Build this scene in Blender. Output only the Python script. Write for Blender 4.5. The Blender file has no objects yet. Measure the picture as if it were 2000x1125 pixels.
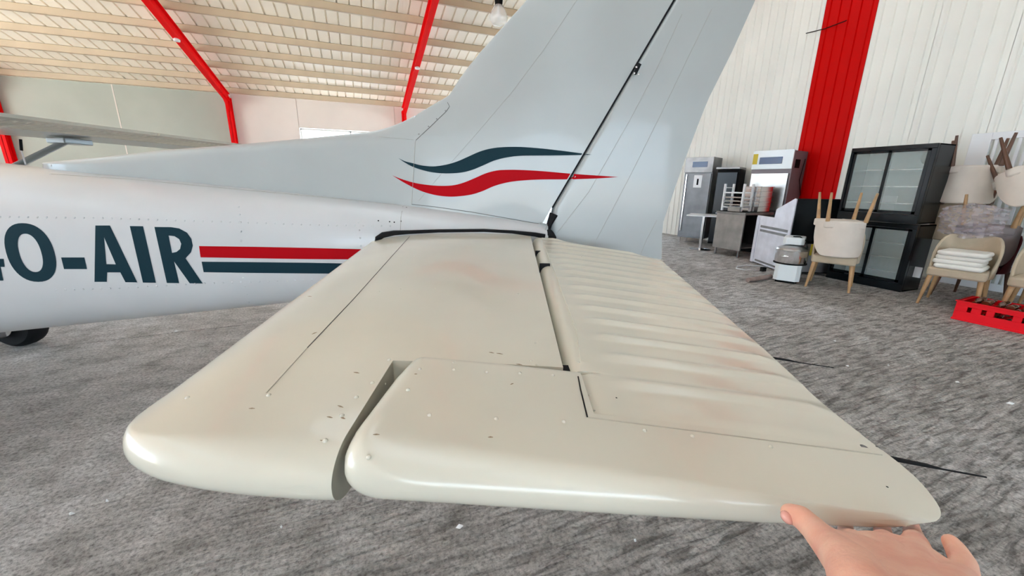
import bpy, bmesh, math, random
import numpy as np
from mathutils import Vector, Matrix, noise
from mathutils.bvhtree import BVHTree
random.seed(4)
S = bpy.context.scene
COL = S.collection

# ---------------------------------------------------------------- camera
F_PX, PITCH, ROLL, CAM_H, YAW = 760.0, math.radians(15), math.radians(.8), 1.35, math.radians(21.5)
def cam_axes():
    fwd = Vector((0, math.cos(PITCH), -math.sin(PITCH))); right = Vector((1, 0, 0)); up = right.cross(fwd)
    R = right * math.cos(ROLL) + up * math.sin(ROLL); U = up * math.cos(ROLL) - right * math.sin(ROLL)
    return R, U, fwd
R_, U_, F_ = cam_axes()
ROT = Matrix.Rotation(-YAW, 3, 'Z')
cam_d = bpy.data.cameras.new('camera'); cam = bpy.data.objects.new('camera', cam_d); COL.objects.link(cam)
cam_d.sensor_fit = 'HORIZONTAL'; cam_d.sensor_width = 36; cam_d.lens = F_PX / 2000 * 36
cam_d.clip_start = .02; cam_d.clip_end = 300
m = Matrix((ROT @ R_, ROT @ U_, ROT @ -F_)).transposed().to_4x4(); m.translation = (0, 0, CAM_H)
cam.matrix_world = m
S.camera = cam
# ---------------------------------------------------------------- world, sun, exposure
w = bpy.data.worlds.new('sky'); S.world = w; w.use_nodes = True
nt = w.node_tree; bg = nt.nodes['Background']
bg.inputs[0].default_value = (.64, .82, 1.0, 1); bg.inputs[1].default_value = 3.0
sd = bpy.data.lights.new('sun', 'SUN'); sd.energy = 24.0; sd.angle = math.radians(.6); sd.color = (1, .97, .92)
sun = bpy.data.objects.new('sun', sd); COL.objects.link(sun)
sun.rotation_euler = Vector((-.85, .30, .75)).to_track_quat('Z', 'Y').to_euler()
S.view_settings.view_transform = 'Standard'; S.view_settings.look = 'None'
S.view_settings.exposure = 1.74; S.view_settings.gamma = 1; S.view_settings.use_curve_mapping = False
S.cycles.max_bounces = 10; S.cycles.diffuse_bounces = 6

# ---------------------------------------------------------------- photo geometry helpers
C0 = Vector((0, 0, CAM_H))
def ray(px, py):                     # direction in the aircraft frame (x aft, y across, z up)
    return R_ * ((px - 1000) / F_PX) - U_ * ((py - 562.5) / F_PX) + F_
def pl(px, py, y):                   # point of the aircraft frame lying in the plane y
    d = ray(px, py); return C0 + d * (y / d.y)
def plz(px, py, z):
    d = ray(px, py); return C0 + d * ((z - CAM_H) / d.z)
def wz(px, py, z=0.0):               # room frame
    return ROT @ plz(px, py, z)
def wX(px, py, X):
    d = ROT @ ray(px, py); return C0 + d * (X / d.x)
def wY(px, py, Y):
    d = ROT @ ray(px, py); return C0 + d * (Y / d.y)

# ---------------------------------------------------------------- materials
MATS = {}
def mat(name, col, rough=.5, metal=0, coat=0, spec=.5, var=0, vscale=6, bump=0, bscale=40, trans=0, emit=None, estr=0, alpha=1, sss=0, col2=None):
    if name in MATS: return MATS[name]
    M = bpy.data.materials.new(name); M.use_nodes = True; n = M.node_tree.nodes; l = M.node_tree.links
    b = n['Principled BSDF']
    b.inputs['Base Color'].default_value = (*col, 1); b.inputs['Roughness'].default_value = rough
    b.inputs['Metallic'].default_value = metal; b.inputs['Coat Weight'].default_value = coat; b.inputs['Coat Roughness'].default_value = .05
    b.inputs['Specular IOR Level'].default_value = spec; b.inputs['Transmission Weight'].default_value = trans
    b.inputs['Alpha'].default_value = alpha
    if sss: b.inputs['Subsurface Weight'].default_value = sss; b.inputs['Subsurface Radius'].default_value = (.02, .006, .003); b.inputs['Subsurface Scale'].default_value = .5
    if emit: b.inputs['Emission Color'].default_value = (*emit, 1); b.inputs['Emission Strength'].default_value = estr
    tc = n.new('ShaderNodeTexCoord')
    if var:
        t = n.new('ShaderNodeTexNoise'); t.inputs['Scale'].default_value = vscale; t.inputs['Detail'].default_value = 5
        l.new(tc.outputs['Object'], t.inputs['Vector'])
        mx = n.new('ShaderNodeMix'); mx.data_type = 'RGBA'
        mr = n.new('ShaderNodeMapRange'); mr.inputs[1].default_value = .35; mr.inputs[2].default_value = .65
        l.new(t.outputs['Fac'], mr.inputs[0]); l.new(mr.outputs[0], mx.inputs[0])
        c2 = col2 if col2 else tuple(c * (1 - var) for c in col)
        mx.inputs[6].default_value = (*col, 1); mx.inputs[7].default_value = (*c2, 1)
        l.new(mx.outputs[2], b.inputs['Base Color'])
    if bump:
        t2 = n.new('ShaderNodeTexNoise'); t2.inputs['Scale'].default_value = bscale; t2.inputs['Detail'].default_value = 4
        l.new(tc.outputs['Object'], t2.inputs['Vector'])
        bp = n.new('ShaderNodeBump'); bp.inputs['Strength'].default_value = bump; bp.inputs['Distance'].default_value = .01
        l.new(t2.outputs['Fac'], bp.inputs['Height']); l.new(bp.outputs[0], b.inputs['Normal'])
    MATS[name] = M; return M
paint = mat('shaded_white_paint', (.39, .42, .42), .3, coat=.25, var=.06, vscale=3)  # aircraft white, darkened to put the fin's shade into the colour
paintf = mat('lit_fuselage_paint', (.56, .575, .585), .3, coat=.25, var=.06, vscale=3)  # same white, lightened in colour for the better lit fuselage
cream = mat('cream_bounce_paint', (.66, .64, .54), .27, coat=.35, var=.05, vscale=4)  # aged cream, with warm roof bounce mixed into the colour
teal = mat('teal_decal', (.010, .032, .045), .5, spec=.06)
redd = mat('red_decal', (.40, .001, .006), .5, spec=.06)
rubber = mat('black_rubber', (.008, .008, .009), .6, spec=.15)
seamm = mat('dark_seam', (.10, .10, .09), .8)  # dark grey of seams and floor joints
seaml = mat('light_seam', (.36, .36, .33), .7)
seamc = mat('cream_seam', (.47, .44, .36), .6)
steel = mat('brushed_steel', (.50, .50, .49), .32, metal=1, var=.25, vscale=5)
steeld = mat('dull_steel', (.30, .30, .30), .42, metal=.9, var=.3, vscale=4)
chrome = mat('chrome', (.82, .82, .83), .14, metal=1)
black = mat('black_enamel', (.004, .006, .008), .2, spec=.25)
blackm = mat('matt_black', (.006, .006, .006), .7, spec=.1)
redp = mat('red_steel_paint', (.80, .002, .004), .5, spec=.1)
redw = mat('red_wall_sheet', (.55, .0, .0), .4, spec=.12)
whitew = mat('white_wall_sheet', (.80, .81, .76), .45, var=.05, vscale=1.2)
creamr = mat('cream_roof_sheet', (.95, .87, .74), .55, var=.05, vscale=.8)
purlm = mat('cream_purlin', (.60, .49, .35), .55, var=.08, vscale=2)
greyw = mat('grey_plaster', (.46, .49, .43), .9, var=.10, vscale=.7)
creamw = mat('cream_plaster', (.80, .73, .67), .9, var=.08, vscale=.6)
fabric = mat('beige_fabric', (.50, .42, .31), .95, var=.12, vscale=9, bump=.15, bscale=300)
fabw = mat('pale_fabric', (.68, .62, .55), .9, var=.08, vscale=6, bump=.15, bscale=300)
taupe = mat('taupe_fabric', (.27, .235, .235), .9, var=.15, vscale=8)
burg = mat('burgundy_fabric', (.12, .008, .015), .8)
wood = mat('light_wood', (.50, .30, .14), .45, var=.25, vscale=12)
woodd = mat('dark_wood', (.11, .045, .022), .4, var=.25, vscale=12)
plasw = mat('white_plastic', (.72, .74, .76), .4)
plasr = mat('red_plastic', (.80, .003, .012), .4, spec=.2)
applw = mat('white_enamel', (.72, .78, .80), .3, coat=.3)
brownglass = mat('brown_glass', (.10, .025, .01), .1, coat=.5, spec=.8)
glassc = mat('cooler_glass', (.50, .60, .60), .04, trans=0, alpha=.32, spec=.9)
film = mat('clear_film', (.5, .45, .5), .15, alpha=.45, spec=.8)
blue = mat('blue_display', (.01, .04, .13), .2)
yellow = mat('yellow_sticker', (.55, .42, .02), .5)
skin = mat('skin', (.86, .50, .36), .48, sss=.2, var=.2, vscale=30, bump=.12, bscale=300, col2=(.80, .38, .27))
nailm = mat('nail', (.72, .36, .30), .25, coat=.3)
concrete = None

# ---------------------------------------------------------------- mesh builder
class MB:
    def __init__(s): s.v = []; s.f = []
    def add(s, vs, fs):
        o = len(s.v); s.v += [Vector(v) for v in vs]; s.f += [tuple(i + o for i in f) for f in fs]; return s
    def box(s, a, b, M=None):
        (x0, y0, z0), (x1, y1, z1) = a, b
        vs = [Vector(p) for p in ((x0,y0,z0),(x1,y0,z0),(x1,y1,z0),(x0,y1,z0),(x0,y0,z1),(x1,y0,z1),(x1,y1,z1),(x0,y1,z1))]
        if M: vs = [M @ v for v in vs]
        return s.add(vs, [(0,3,2,1),(4,5,6,7),(0,1,5,4),(1,2,6,5),(2,3,7,6),(3,0,4,7)])
    def prism(s, pts, h0, h1, ax='z'):      # polygon extruded along an axis
        n = len(pts)
        def q(p, h): return {'z': (p[0], p[1], h), 'y': (p[0], h, p[1]), 'x': (h, p[0], p[1])}[ax]
        return s.add([q(p, h0) for p in pts] + [q(p, h1) for p in pts],
                     [tuple(range(n))[::-1], tuple(range(n, 2*n))] + [(i, (i+1) % n, n+(i+1) % n, n+i) for i in range(n)])
    def tube(s, path, r, seg=8, cap=True):
        path = [Vector(p) for p in path]; n = len(path); rs = r if hasattr(r, '__len__') else [r] * n
        t = (path[1] - path[0]).normalized(); a = t.orthogonal().normalized(); vs = []; fs = []
        for i, p in enumerate(path):
            t2 = (path[min(i+1, n-1)] - path[max(i-1, 0)]).normalized()
            a = (a - t2 * a.dot(t2)).normalized(); b = t2.cross(a)
            for k in range(seg):
                an = 2*math.pi*k/seg; vs.append(p + (a*math.cos(an) + b*math.sin(an)) * rs[i])
        for i in range(n-1):
            for k in range(seg):
                k2 = (k+1) % seg; fs.append((i*seg+k, i*seg+k2, (i+1)*seg+k2, (i+1)*seg+k))
        if cap: fs += [tuple(range(seg))[::-1], tuple((n-1)*seg+k for k in range(seg))]
        return s.add(vs, fs)
    def lathe(s, prof, c=(0,0,0), seg=24, axis='z'):     # prof: (r, h)
        vs = []; fs = []; n = len(prof); c = Vector(c)
        for r, h in prof:
            for k in range(seg):
                an = 2*math.pi*k/seg; u, v = r*math.cos(an), r*math.sin(an)
                vs.append(c + Vector({'z': (u,v,h), 'y': (u,h,v), 'x': (h,u,v)}[axis]))
        for i in range(n-1):
            for k in range(seg):
                k2 = (k+1) % seg; fs.append((i*seg+k, i*seg+k2, (i+1)*seg+k2, (i+1)*seg+k))
        fs += [tuple(range(seg))[::-1], tuple((n-1)*seg+k for k in range(seg))]
        return s.add(vs, fs)
    def dome(s, p, nrm, r, h=.5, seg=8):
        nrm = Vector(nrm).normalized(); a = nrm.orthogonal().normalized(); b = nrm.cross(a); p = Vector(p)
        vs = []; 
        for rr, hh in ((1, -.1), (.85, .5), (.45, .9)):
            for k in range(seg):
                an = 2*math.pi*k/seg; vs.append(p + (a*math.cos(an) + b*math.sin(an)) * r*rr + nrm*(r*h*hh))
        vs.append(p + nrm*r*h)
        fs = [(i*seg+k, i*seg+(k+1)%seg, (i+1)*seg+(k+1)%seg, (i+1)*seg+k) for i in range(2) for k in range(seg)]
        fs += [(2*seg+k, 2*seg+(k+1)%seg, 3*seg) for k in range(seg)]
        return s.add(vs, fs)
    def xf(s, M): s.v = [M @ v for v in s.v]; return s
def ident(v): return v
def mesh_obj(name, mb, material, parent=None, smooth=False, off=None, bevel=0, angle=35, **tags):
    me = bpy.data.meshes.new(name)
    vs = [v - off for v in mb.v] if off is not None else mb.v
    me.from_pydata([tuple(v) for v in vs], [], mb.f); me.validate()
    bm = bmesh.new(); bm.from_mesh(me); bmesh.ops.recalc_face_normals(bm, faces=bm.faces); bm.to_mesh(me); bm.free()
    mats = material if isinstance(material, (list, tuple)) else [material]
    for mm in mats: me.materials.append(mm)
    o = bpy.data.objects.new(name, me); COL.objects.link(o)
    if parent: o.parent = parent
    if smooth:
        me.shade_smooth()
        try: me.set_sharp_from_angle(angle=math.radians(angle))
        except Exception: pass
    if bevel:
        b = o.modifiers.new('bevel', 'BEVEL'); b.width = bevel; b.segments = 2; b.limit_method = 'ANGLE'
    for k, v in tags.items(): o[k] = v
    return o
def thing(name, label, cat, loc=(0,0,0), rz=0, group=None):
    o = bpy.data.objects.new(name, None); COL.objects.link(o); o.location = loc; o.rotation_euler = (0, 0, rz)
    o.empty_display_size = .1; o['label'] = label; o['category'] = cat
    if group: o['group'] = group
    return o
def copy_tree(o, parent=None):
    c = o.copy(); COL.objects.link(c); c.parent = parent
    for ch in list(o.children): copy_tree(ch, c)
    return c
def lerp(x, xs, ys): return float(np.interp(x, xs, ys))

# ================================================================ SETTING
WX, WY, EAVE, SLOPE, RIDGE, NEAR, LEFT = 8.4, 17.5, 4.38, .2, 4.0, -12.0, -15.8
SKW = .6
def roof_z(y): return EAVE + SLOPE * (WY - y) if y > RIDGE else EAVE + SLOPE*(WY-RIDGE) - .2*(RIDGE-y)
# --- concrete floor
def concrete_mat():
    M = bpy.data.materials.new('rough_concrete'); M.use_nodes = True; n = M.node_tree.nodes; l = M.node_tree.links
    b = n['Principled BSDF']; b.inputs['Roughness'].default_value = .8; b.inputs['Specular IOR Level'].default_value = .3
    tc = n.new('ShaderNodeTexCoord')
    def noi(scale, det=6, rough=.6, mp=None, dist=0):
        t = n.new('ShaderNodeTexNoise'); t.inputs['Scale'].default_value = scale; t.inputs['Detail'].default_value = det
        t.inputs['Roughness'].default_value = rough; t.inputs['Distortion'].default_value = dist
        l.new(mp.outputs[0] if mp else tc.outputs['Object'], t.inputs['Vector']); return t
    def ramp(src, pts):
        r = n.new('ShaderNodeValToRGB'); e = r.color_ramp.elements
        e[0].position, e[0].color = pts[0][0], (*pts[0][1], 1); e[1].position, e[1].color = pts[-1][0], (*pts[-1][1], 1)
        for p, c in pts[1:-1]: x = e.new(p); x.color = (*c, 1)
        l.new(src, r.inputs[0]); return r
    def mix(a, b_, f, mode='MIX'):
        x = n.new('ShaderNodeMix'); x.data_type = 'RGBA'; x.blend_type = mode
        if hasattr(f, 'node'): l.new(f, x.inputs[0])
        else: x.inputs[0].default_value = f
        l.new(a, x.inputs[6]); l.new(b_, x.inputs[7]); return x
    big = noi(.5, 5, .55)
    c1 = ramp(big.outputs['Fac'], [(.32, (.37, .35, .325)), (.5, (.50, .485, .46)), (.68, (.60, .595, .59))])
    mid = noi(5, 8, .7)
    c2 = ramp(mid.outputs['Fac'], [(.3, (.55, .54, .52)), (.5, (.95, .95, .95)), (.72, (1.25, 1.25, 1.27))])
    m1 = mix(c1.outputs[0], c2.outputs[0], 1.0, 'MULTIPLY')
    fine = noi(60, 5, .7)
    c3 = ramp(fine.outputs['Fac'], [(.34, (.50, .49, .48)), (.50, (1.06, 1.06, 1.06)), (.66, (1.4, 1.4, 1.4))])
    m2 = mix(m1.outputs[2], c3.outputs[0], 1.0, 'MULTIPLY')
    l.new(m2.outputs[2], b.inputs['Base Color'])
    # trowel ridges: noise stretched along one direction
    mp = n.new('ShaderNodeMapping'); l.new(tc.outputs['Object'], mp.inputs['Vector'])
    mp.inputs['Rotation'].default_value = (0, 0, math.radians(-38)); mp.inputs['Scale'].default_value = (5, 34, 5)
    rid = noi(1.0, 6, .62, mp, .6)
    vor = noi(22, 8, .66)
    mask = n.new('ShaderNodeMapRange'); mask.inputs[1].default_value = .40; mask.inputs[2].default_value = .58
    bm2 = noi(.35, 2, .5); l.new(bm2.outputs['Fac'], mask.inputs[0])
    sep = n.new('ShaderNodeSeparateXYZ'); l.new(tc.outputs['Object'], sep.inputs[0])
    xr = n.new('ShaderNodeMapRange'); xr.inputs[1].default_value = -1.2; xr.inputs[2].default_value = 1.0; l.new(sep.outputs[0], xr.inputs[0])
    ms = n.new('ShaderNodeMath'); ms.operation = 'MULTIPLY_ADD'; ms.use_clamp = True
    l.new(xr.outputs[0], ms.inputs[0]); ms.inputs[1].default_value = .75; ms.inputs[2].default_value = .22
    h1 = n.new('ShaderNodeMath'); h1.operation = 'MULTIPLY'; l.new(rid.outputs['Fac'], h1.inputs[0]); l.new(ms.outputs[0], h1.inputs[1])
    h2 = n.new('ShaderNodeMath'); h2.operation = 'MULTIPLY_ADD'; l.new(vor.outputs['Fac'], h2.inputs[0]); h2.inputs[1].default_value = .35; l.new(h1.outputs[0], h2.inputs[2])
    bp = n.new('ShaderNodeBump'); bp.inputs['Strength'].default_value = 1.0; bp.inputs['Distance'].default_value = .085
    l.new(h2.outputs[0], bp.inputs['Height'])
    bp2 = n.new('ShaderNodeBump'); bp2.inputs['Strength'].default_value = .5; bp2.inputs['Distance'].default_value = .01
    l.new(fine.outputs['Fac'], bp2.inputs['Height']); l.new(bp.outputs[0], bp2.inputs['Normal']); l.new(bp2.outputs[0], b.inputs['Normal'])
    # ridge relief shading put into the colour: hollows darker, crests lighter
    dk = ramp(rid.outputs['Fac'], [(.38, (.56, .54, .52)), (.54, (1.32, 1.31, 1.31))])
    m3 = mix(m2.outputs[2], dk.outputs[0], ms.outputs[0], 'MULTIPLY'); l.new(m3.outputs[2], b.inputs['Base Color'])
    return M
concrete = concrete_mat()
# slabs with recessed joints: one joint along X near Y=4.5, the next beyond
floor_root = bpy.data.objects.new('floor', None); COL.objects.link(floor_root); floor_root['kind'] = 'structure'
mesh_obj('joint_bed', MB().box((-60, -60, -.3), (60, WY+.3, -.012)), seamm, floor_root)
def joint(x): return 4.30 + .066 * x if x < 9 else 4.9
ys = [-60, None, 9.6, WY + .3]; xs = [-60, 60]
g = .007
mesh_obj('slab', MB().prism([(-60, -60), (60, -60), (60, joint(8.9)-g), (8.9, joint(8.9)-g), (-16, joint(-16)-g), (-60, joint(-16)-g)], -.2, 0), concrete, floor_root)
mesh_obj('slab', MB().prism([(-60, joint(-16)+g), (-16, joint(-16)+g), (8.9, joint(8.9)+g), (60, joint(8.9)+g), (60, 12.1), (-60, 10.4)], -.2, 0), concrete, floor_root)
mesh_obj('slab', MB().prism([(-60, 10.4+2*g), (60, 12.1+2*g), (60, WY+.3), (-60, WY+.3)], -.2, 0), concrete, floor_root)

# --- far wall: precast panels between the red columns
FX = [-15.73, -9.80, -3.87, 2.06, 7.99]
wf = bpy.data.objects.new('wall_far', None); COL.objects.link(wf); wf['kind'] = 'structure'
def far_panel(x0, x1, z0, z1, m_): return mesh_obj('wall_panel', MB().box((x0+.006, WY, z0), (x1-.006, WY+.2, z1)), m_, wf)
mesh_obj('backing', MB().box((LEFT, WY+.08, 0), (-1.78, WY+.19, EAVE+.1)), creamw, wf)
mesh_obj('backing', MB().box((1.7, WY+.08, 0), (WX, WY+.19, EAVE+.1)), creamw, wf)
far_panel(LEFT, -12.8, 0, EAVE, greyw); far_panel(-12.8, -9.8, 0, EAVE, greyw)
far_panel(-9.8, -7.02, 0, EAVE, greyw); far_panel(-7.02, FX[2], 0, EAVE, greyw)
far_panel(FX[2], -1.78, 0, EAVE, creamw)
far_panel(-1.78, 1.7, 0, 2.4, creamw); far_panel(-1.78, 1.7, 3.28, EAVE, creamw)
far_panel(1.7, FX[3]+.9, 0, EAVE, creamw); far_panel(FX[3]+.9, WX, 0, EAVE, creamw)
mesh_obj('panel_joint', MB().box((-7.035, WY-.012, 0), (-7.005, WY, EAVE)), creamw, wf)
mesh_obj('eaves_trim', MB().box((LEFT, WY-.12, EAVE-.12), (WX, WY, EAVE-.02)), creamr, wf)
win = bpy.data.objects.new('window_1', None); COL.objects.link(win); win.location = (0, WY, 2.4); win['kind'] = 'structure'
fr = MB()
for a, b_ in (((-1.76, .02, .02), (1.68, .1, .07)), ((-1.76, .02, .81), (1.68, .1, .86)), ((-1.76, .02, .02), (-1.71, .1, .86)), ((1.63, .02, .02), (1.68, .1, .86)), ((-.02, .02, .02), (.03, .1, .86))): fr.box(a, b_)
mesh_obj('window_frame', fr, whitew, win)
mesh_obj('pane', MB().box((-1.71, .05, .07), (-.02, .056, .81)), mat('window_glass', (.9, .95, 1), .02, alpha=.12), win)
mesh_obj('pane', MB().box((.03, .05, .07), (1.63, .056, .81)), MATS['window_glass'], win)

# --- ribbed sheet walls
def ribbed(L, H, pitch=.173, n_off=.5, rib=.022, w_=.034):
    """sheet in the plane x=0, spanning y 0..L, ribs towards -x"""
    mb = MB(); n = int(round(L / pitch)); prof = [(0, 0)]
    for k in range(n):
        c = (k + n_off) * L / n; prof += [(c - w_/2, 0), (c - w_/4, -rib), (c + w_/4, -rib), (c + w_/2, 0)]
    prof.append((L, 0)); m_ = len(prof); vs = []; fs = []
    for y, x in prof: vs.append((x, y, 0))
    for y, x in prof: vs.append((x, y, H(y) if callable(H) else H))
    for i in range(m_-1): fs.append((i, i+1, m_+i+1, m_+i))
    return mb.add(vs, fs)
wr = bpy.data.objects.new('wall_right', None); COL.objects.link(wr); wr.location = (WX, 0, 0); wr['kind'] = 'structure'
PW = .865; y0 = 4.79
k = -17
while True:
    ya = y0 + k * PW
    if ya > WY - .02: break
    yb = min(ya + PW, WY)
    if ya >= NEAR - .9:
        Lp = yb - ya - .004
        zb_ = 4.0 if 9.9 < ya < 16.2 else 0      # unseen side door, opened to light the far wall and roof
        m_ = ribbed(Lp, lambda y, ya=ya, zb_=zb_: roof_z(ya + y) - zb_, pitch=Lp/5)
        m_.xf(Matrix.Translation((0, ya+.002, zb_)))
        mesh_obj('wall_sheet', m_, redw if k == 0 else whitew, wr)
    k += 1
mesh_obj('backing', MB().prism([(NEAR, 0), (9.97, 0), (9.97, roof_z(9.97)), (RIDGE, roof_z(RIDGE)), (NEAR, roof_z(NEAR))], .03, .15, 'x'), whitew, wr)
mesh_obj('backing', MB().prism([(9.97, 4.0), (WY, 4.0), (WY, EAVE), (9.97, roof_z(9.97))], .03, .15, 'x'), whitew, wr)
mesh_obj('backing', MB().prism([(16.9, 0), (WY, 0), (WY, 4), (16.9, 4)], .03, .15, 'x'), whitew, wr)
wl = bpy.data.objects.new('wall_left', None); COL.objects.link(wl); wl['kind'] = 'structure'
for ya, yb in ((11.5, WY), (5.6, 6.0), (NEAR, .2)): mesh_obj('unseen_opening_pier', MB().box((LEFT-.3, ya, 0), (LEFT, yb, EAVE-.3)), whitew, wl)  # unseen openings, placed to light the roof and spare the fin
mesh_obj('gable', MB().prism([(NEAR, EAVE-.3), (WY, EAVE-.3), (WY, EAVE), (RIDGE, roof_z(RIDGE)), (NEAR, roof_z(NEAR))], LEFT-.15, LEFT, 'x'), whitew, wl)
wn = bpy.data.objects.new('unseen_wall_near', None); COL.objects.link(wn); wn['kind'] = 'structure'  # unseen near wall, its door sized to limit light on the tail
mesh_obj('unseen_wall_block', MB().box((LEFT, NEAR-.2, 0), (-9, NEAR, roof_z(NEAR))), whitew, wn)
mesh_obj('unseen_wall_block', MB().box((3, NEAR-.2, 0), (WX, NEAR, roof_z(NEAR))), whitew, wn)
mesh_obj('unseen_lintel', MB().box((-9, NEAR-.2, 2.9), (3, NEAR, roof_z(NEAR))), whitew, wn)

# --- roof: ribbed sheets, purlins, red frames
ce = bpy.data.objects.new('ceiling', None); COL.objects.link(ce); ce.location = (0, 0, EAVE); ce['kind'] = 'structure'
def roof_sheet(x0, x1, ya, yb, m_):
    mb = MB(); prof = [(x0, 0)]; n = max(2, int((x1 - x0) / .28))
    for k in range(n):
        c = x0 + (k + .5) * (x1 - x0) / n; prof += [(c-.024, 0), (c-.014, .04), (c+.014, .04), (c+.024, 0)]
    prof.append((x1, 0)); q = len(prof)
    za, zb = roof_z(ya) - EAVE, roof_z(yb) - EAVE
    vs = [(x, ya, za + h) for x, h in prof] + [(x, yb, zb + h) for x, h in prof]
    return mesh_obj('roof_sheet', mb.add(vs, [(i, i+1, q+i+1, q+i) for i in range(q-1)]), m_, ce)
for yy_ in (-2.75, RIDGE, 8.5, 13.):  # strips over the sheet seams, added to stop sun leaks
    mesh_obj('added_sun_leak_strip', MB().box((LEFT, yy_-.25, roof_z(yy_)-EAVE+.09), (WX, yy_+.25, roof_z(yy_)-EAVE+.10)), creamr, ce)
sky_m = bpy.data.materials.new('added_skylight_sheet'); sky_m.use_nodes = True  # unseen translucent strips, added to bring daylight onto upper surfaces
_n = sky_m.node_tree.nodes; _t = _n.new('ShaderNodeBsdfTranslucent'); _t.inputs[0].default_value = (.13, .14, .145, 1)
sky_m.node_tree.links.new(_t.outputs[0], _n['Material Output'].inputs[0])
for xa, xb in zip(FX[:-1], FX[1:]):
    xm = (xa + xb) / 2
    for ya, yb in ((NEAR-.5, -2.75), (-2.75, RIDGE), (RIDGE, 8.5)):
        roof_sheet(xa, xm-SKW, ya, yb, creamr); roof_sheet(xm+SKW, xb, ya, yb, creamr); roof_sheet(xm-SKW, xm+SKW, ya, yb, sky_m)
    for ya, yb in ((8.5, 13.), (13., WY + .1)): roof_sheet(xa, xb, ya, yb, creamr)
roof_sheet(FX[-1], WX, RIDGE, WY+.1, creamr); roof_sheet(FX[-1], WX, NEAR-.5, RIDGE, creamr)
def purlin_mb():      # C section, 5.9 m bays joined end to end along X
    mb = MB(); L0, L1 = LEFT+.02, WX-.02
    for a, b_ in (((L0, -.004, -.17), (L1, .004, 0)), ((L0, -.004, -.17), (L1, .06, -.16)), ((L0, -.004, -.008), (L1, .06, 0)), ((L0, .052, -.17), (L1, .06, -.14))): mb.box(a, b_)
    return mb
pm = None; y = WY - .22
i = 0
while y > NEAR:
    z = roof_z(y) - EAVE
    if pm is None: pm = mesh_obj('purlin', purlin_mb(), purlm, ce); p_ = pm
    else: p_ = pm.copy(); COL.objects.link(p_)
    p_.location = (0, y, z - .005)
    y -= .925; i += 1
def ibeam(p, q, h, w_, t=.014):
    """I section from p to q in a plane x=const; depth h hangs perpendicular"""
    p, q = Vector(p), Vector(q); d = (q - p).normalized(); up = Vector((1,0,0)).cross(d).normalized()
    if up.z < 0 or abs(d.z) > .9 and up.y < 0: up = -up
    Mx = Matrix((Vector((1,0,0)), d, up)).transposed().to_4x4(); Mx.translation = p; L = (q-p).length
    return MB().box((-t/2, 0, -h/2), (t/2, L, h/2), Mx).box((-w_/2, 0, h/2-t), (w_/2, L, h/2), Mx).box((-w_/2, 0, -h/2), (w_/2, L, -h/2+t), Mx)
for fx in FX:
    zr = -.175 - .15
    o = Vector((0, 0, EAVE))
    b1 = ibeam((fx, WY-.16, roof_z(WY-.16)-EAVE+zr), (fx, RIDGE, roof_z(RIDGE)-EAVE+zr), .28, .15)
    rf = mesh_obj('rafter', b1, redp, ce)
    mesh_obj('end_clip', MB().lathe([(.0, -.01), (.07, -.01), (.075, .03), (.05, .06), (0, .06)], (fx, 13.35, roof_z(13.35)-EAVE+zr-.19), 12), plasw, rf)
    mesh_obj('rafter', ibeam((fx, NEAR, roof_z(NEAR)-EAVE+zr), (fx, RIDGE, roof_z(RIDGE)-EAVE+zr), .28, .15), redp, ce)
    cb = ibeam((fx, WY-.16, -EAVE), (fx, WY-.16, roof_z(WY-.16)-EAVE-.3), .24, .16)
    mesh_obj('column', cb, redp, ce)
    # haunch
    mesh_obj('haunch_plate', MB().prism([(WY-.03, -.75), (WY-.03, -.18), (WY-.9, -.05-.02), (WY-.9, -.30), (WY-.28, -.75)], fx-.012, fx+.012, 'x'), redp, ce)
# small tube and cable fixed high on the right wall
cb = MB().tube([(WX-.05, 5.9, 4.23), (WX-.06, 5.55, 4.2), (WX-.06, 5.2, 4.22)], .008, 6)
mesh_obj('trim_1', cb, blackm, None, kind='structure')

# ================================================================ AIRCRAFT (own frame, root turned by the camera yaw)
YC = 1.95
B0 = Vector((-1.4, YC, 0))
air = thing('light_airplane', 'white light airplane with red and teal stripes standing in the hangar', 'airplane', ROT @ B0, -YAW)
def part(name, mb, m_, parent=None, smooth=True, **k): return mesh_obj(name, mb, m_, parent or air, smooth, B0, **k)
ZM = lambda y: 1.033 + .028 * (y - .3)
XH = .10
LEY, LEX = [.342, .343, .346, .35, .357, .37, .389, .414, .438, .466, .511, .584, .677, .861, 1.054, 1.264, 1.9], [-.20, -.225, -.27, -.31, -.345, -.40, -.445, -.474, -.487, -.494, -.501, -.509, -.521, -.55, -.576, -.600, -.668]
TEY, TEX = [.328, .330, .336, .346, .368, .392, .416, .441, .494, .584, .746, 1.012, 1.664, 1.9], [.40, .425, .45, .466, .482, .489, .492, .493, .494, .502, .527, .56, .640, .66]
def naca(c):
    c = min(max(c, 0), 1); return 10 * (.2969*math.sqrt(c) - .126*c - .3516*c*c + .2843*c**3 - .1036*c**4)
OUT = [(-.521, .677), (-.509, .584), (-.501, .511), (-.496, .466), (-.489, .438), (-.474, .410), (-.447, .386), (-.405, .367), (-.355, .355), (-.305, .347), (-.245, .342), (-.20, .340), (-.181, .332), (-.10, .3262), (0, .3262), (.15, .3262), (.30, .3262), (.40, .3264), (.425, .3275), (.45, .333), (.468, .347), (.480, .368), (.489, .392), (.493, .416), (.494, .45), (.502, .584), (.527, .746)]
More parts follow.
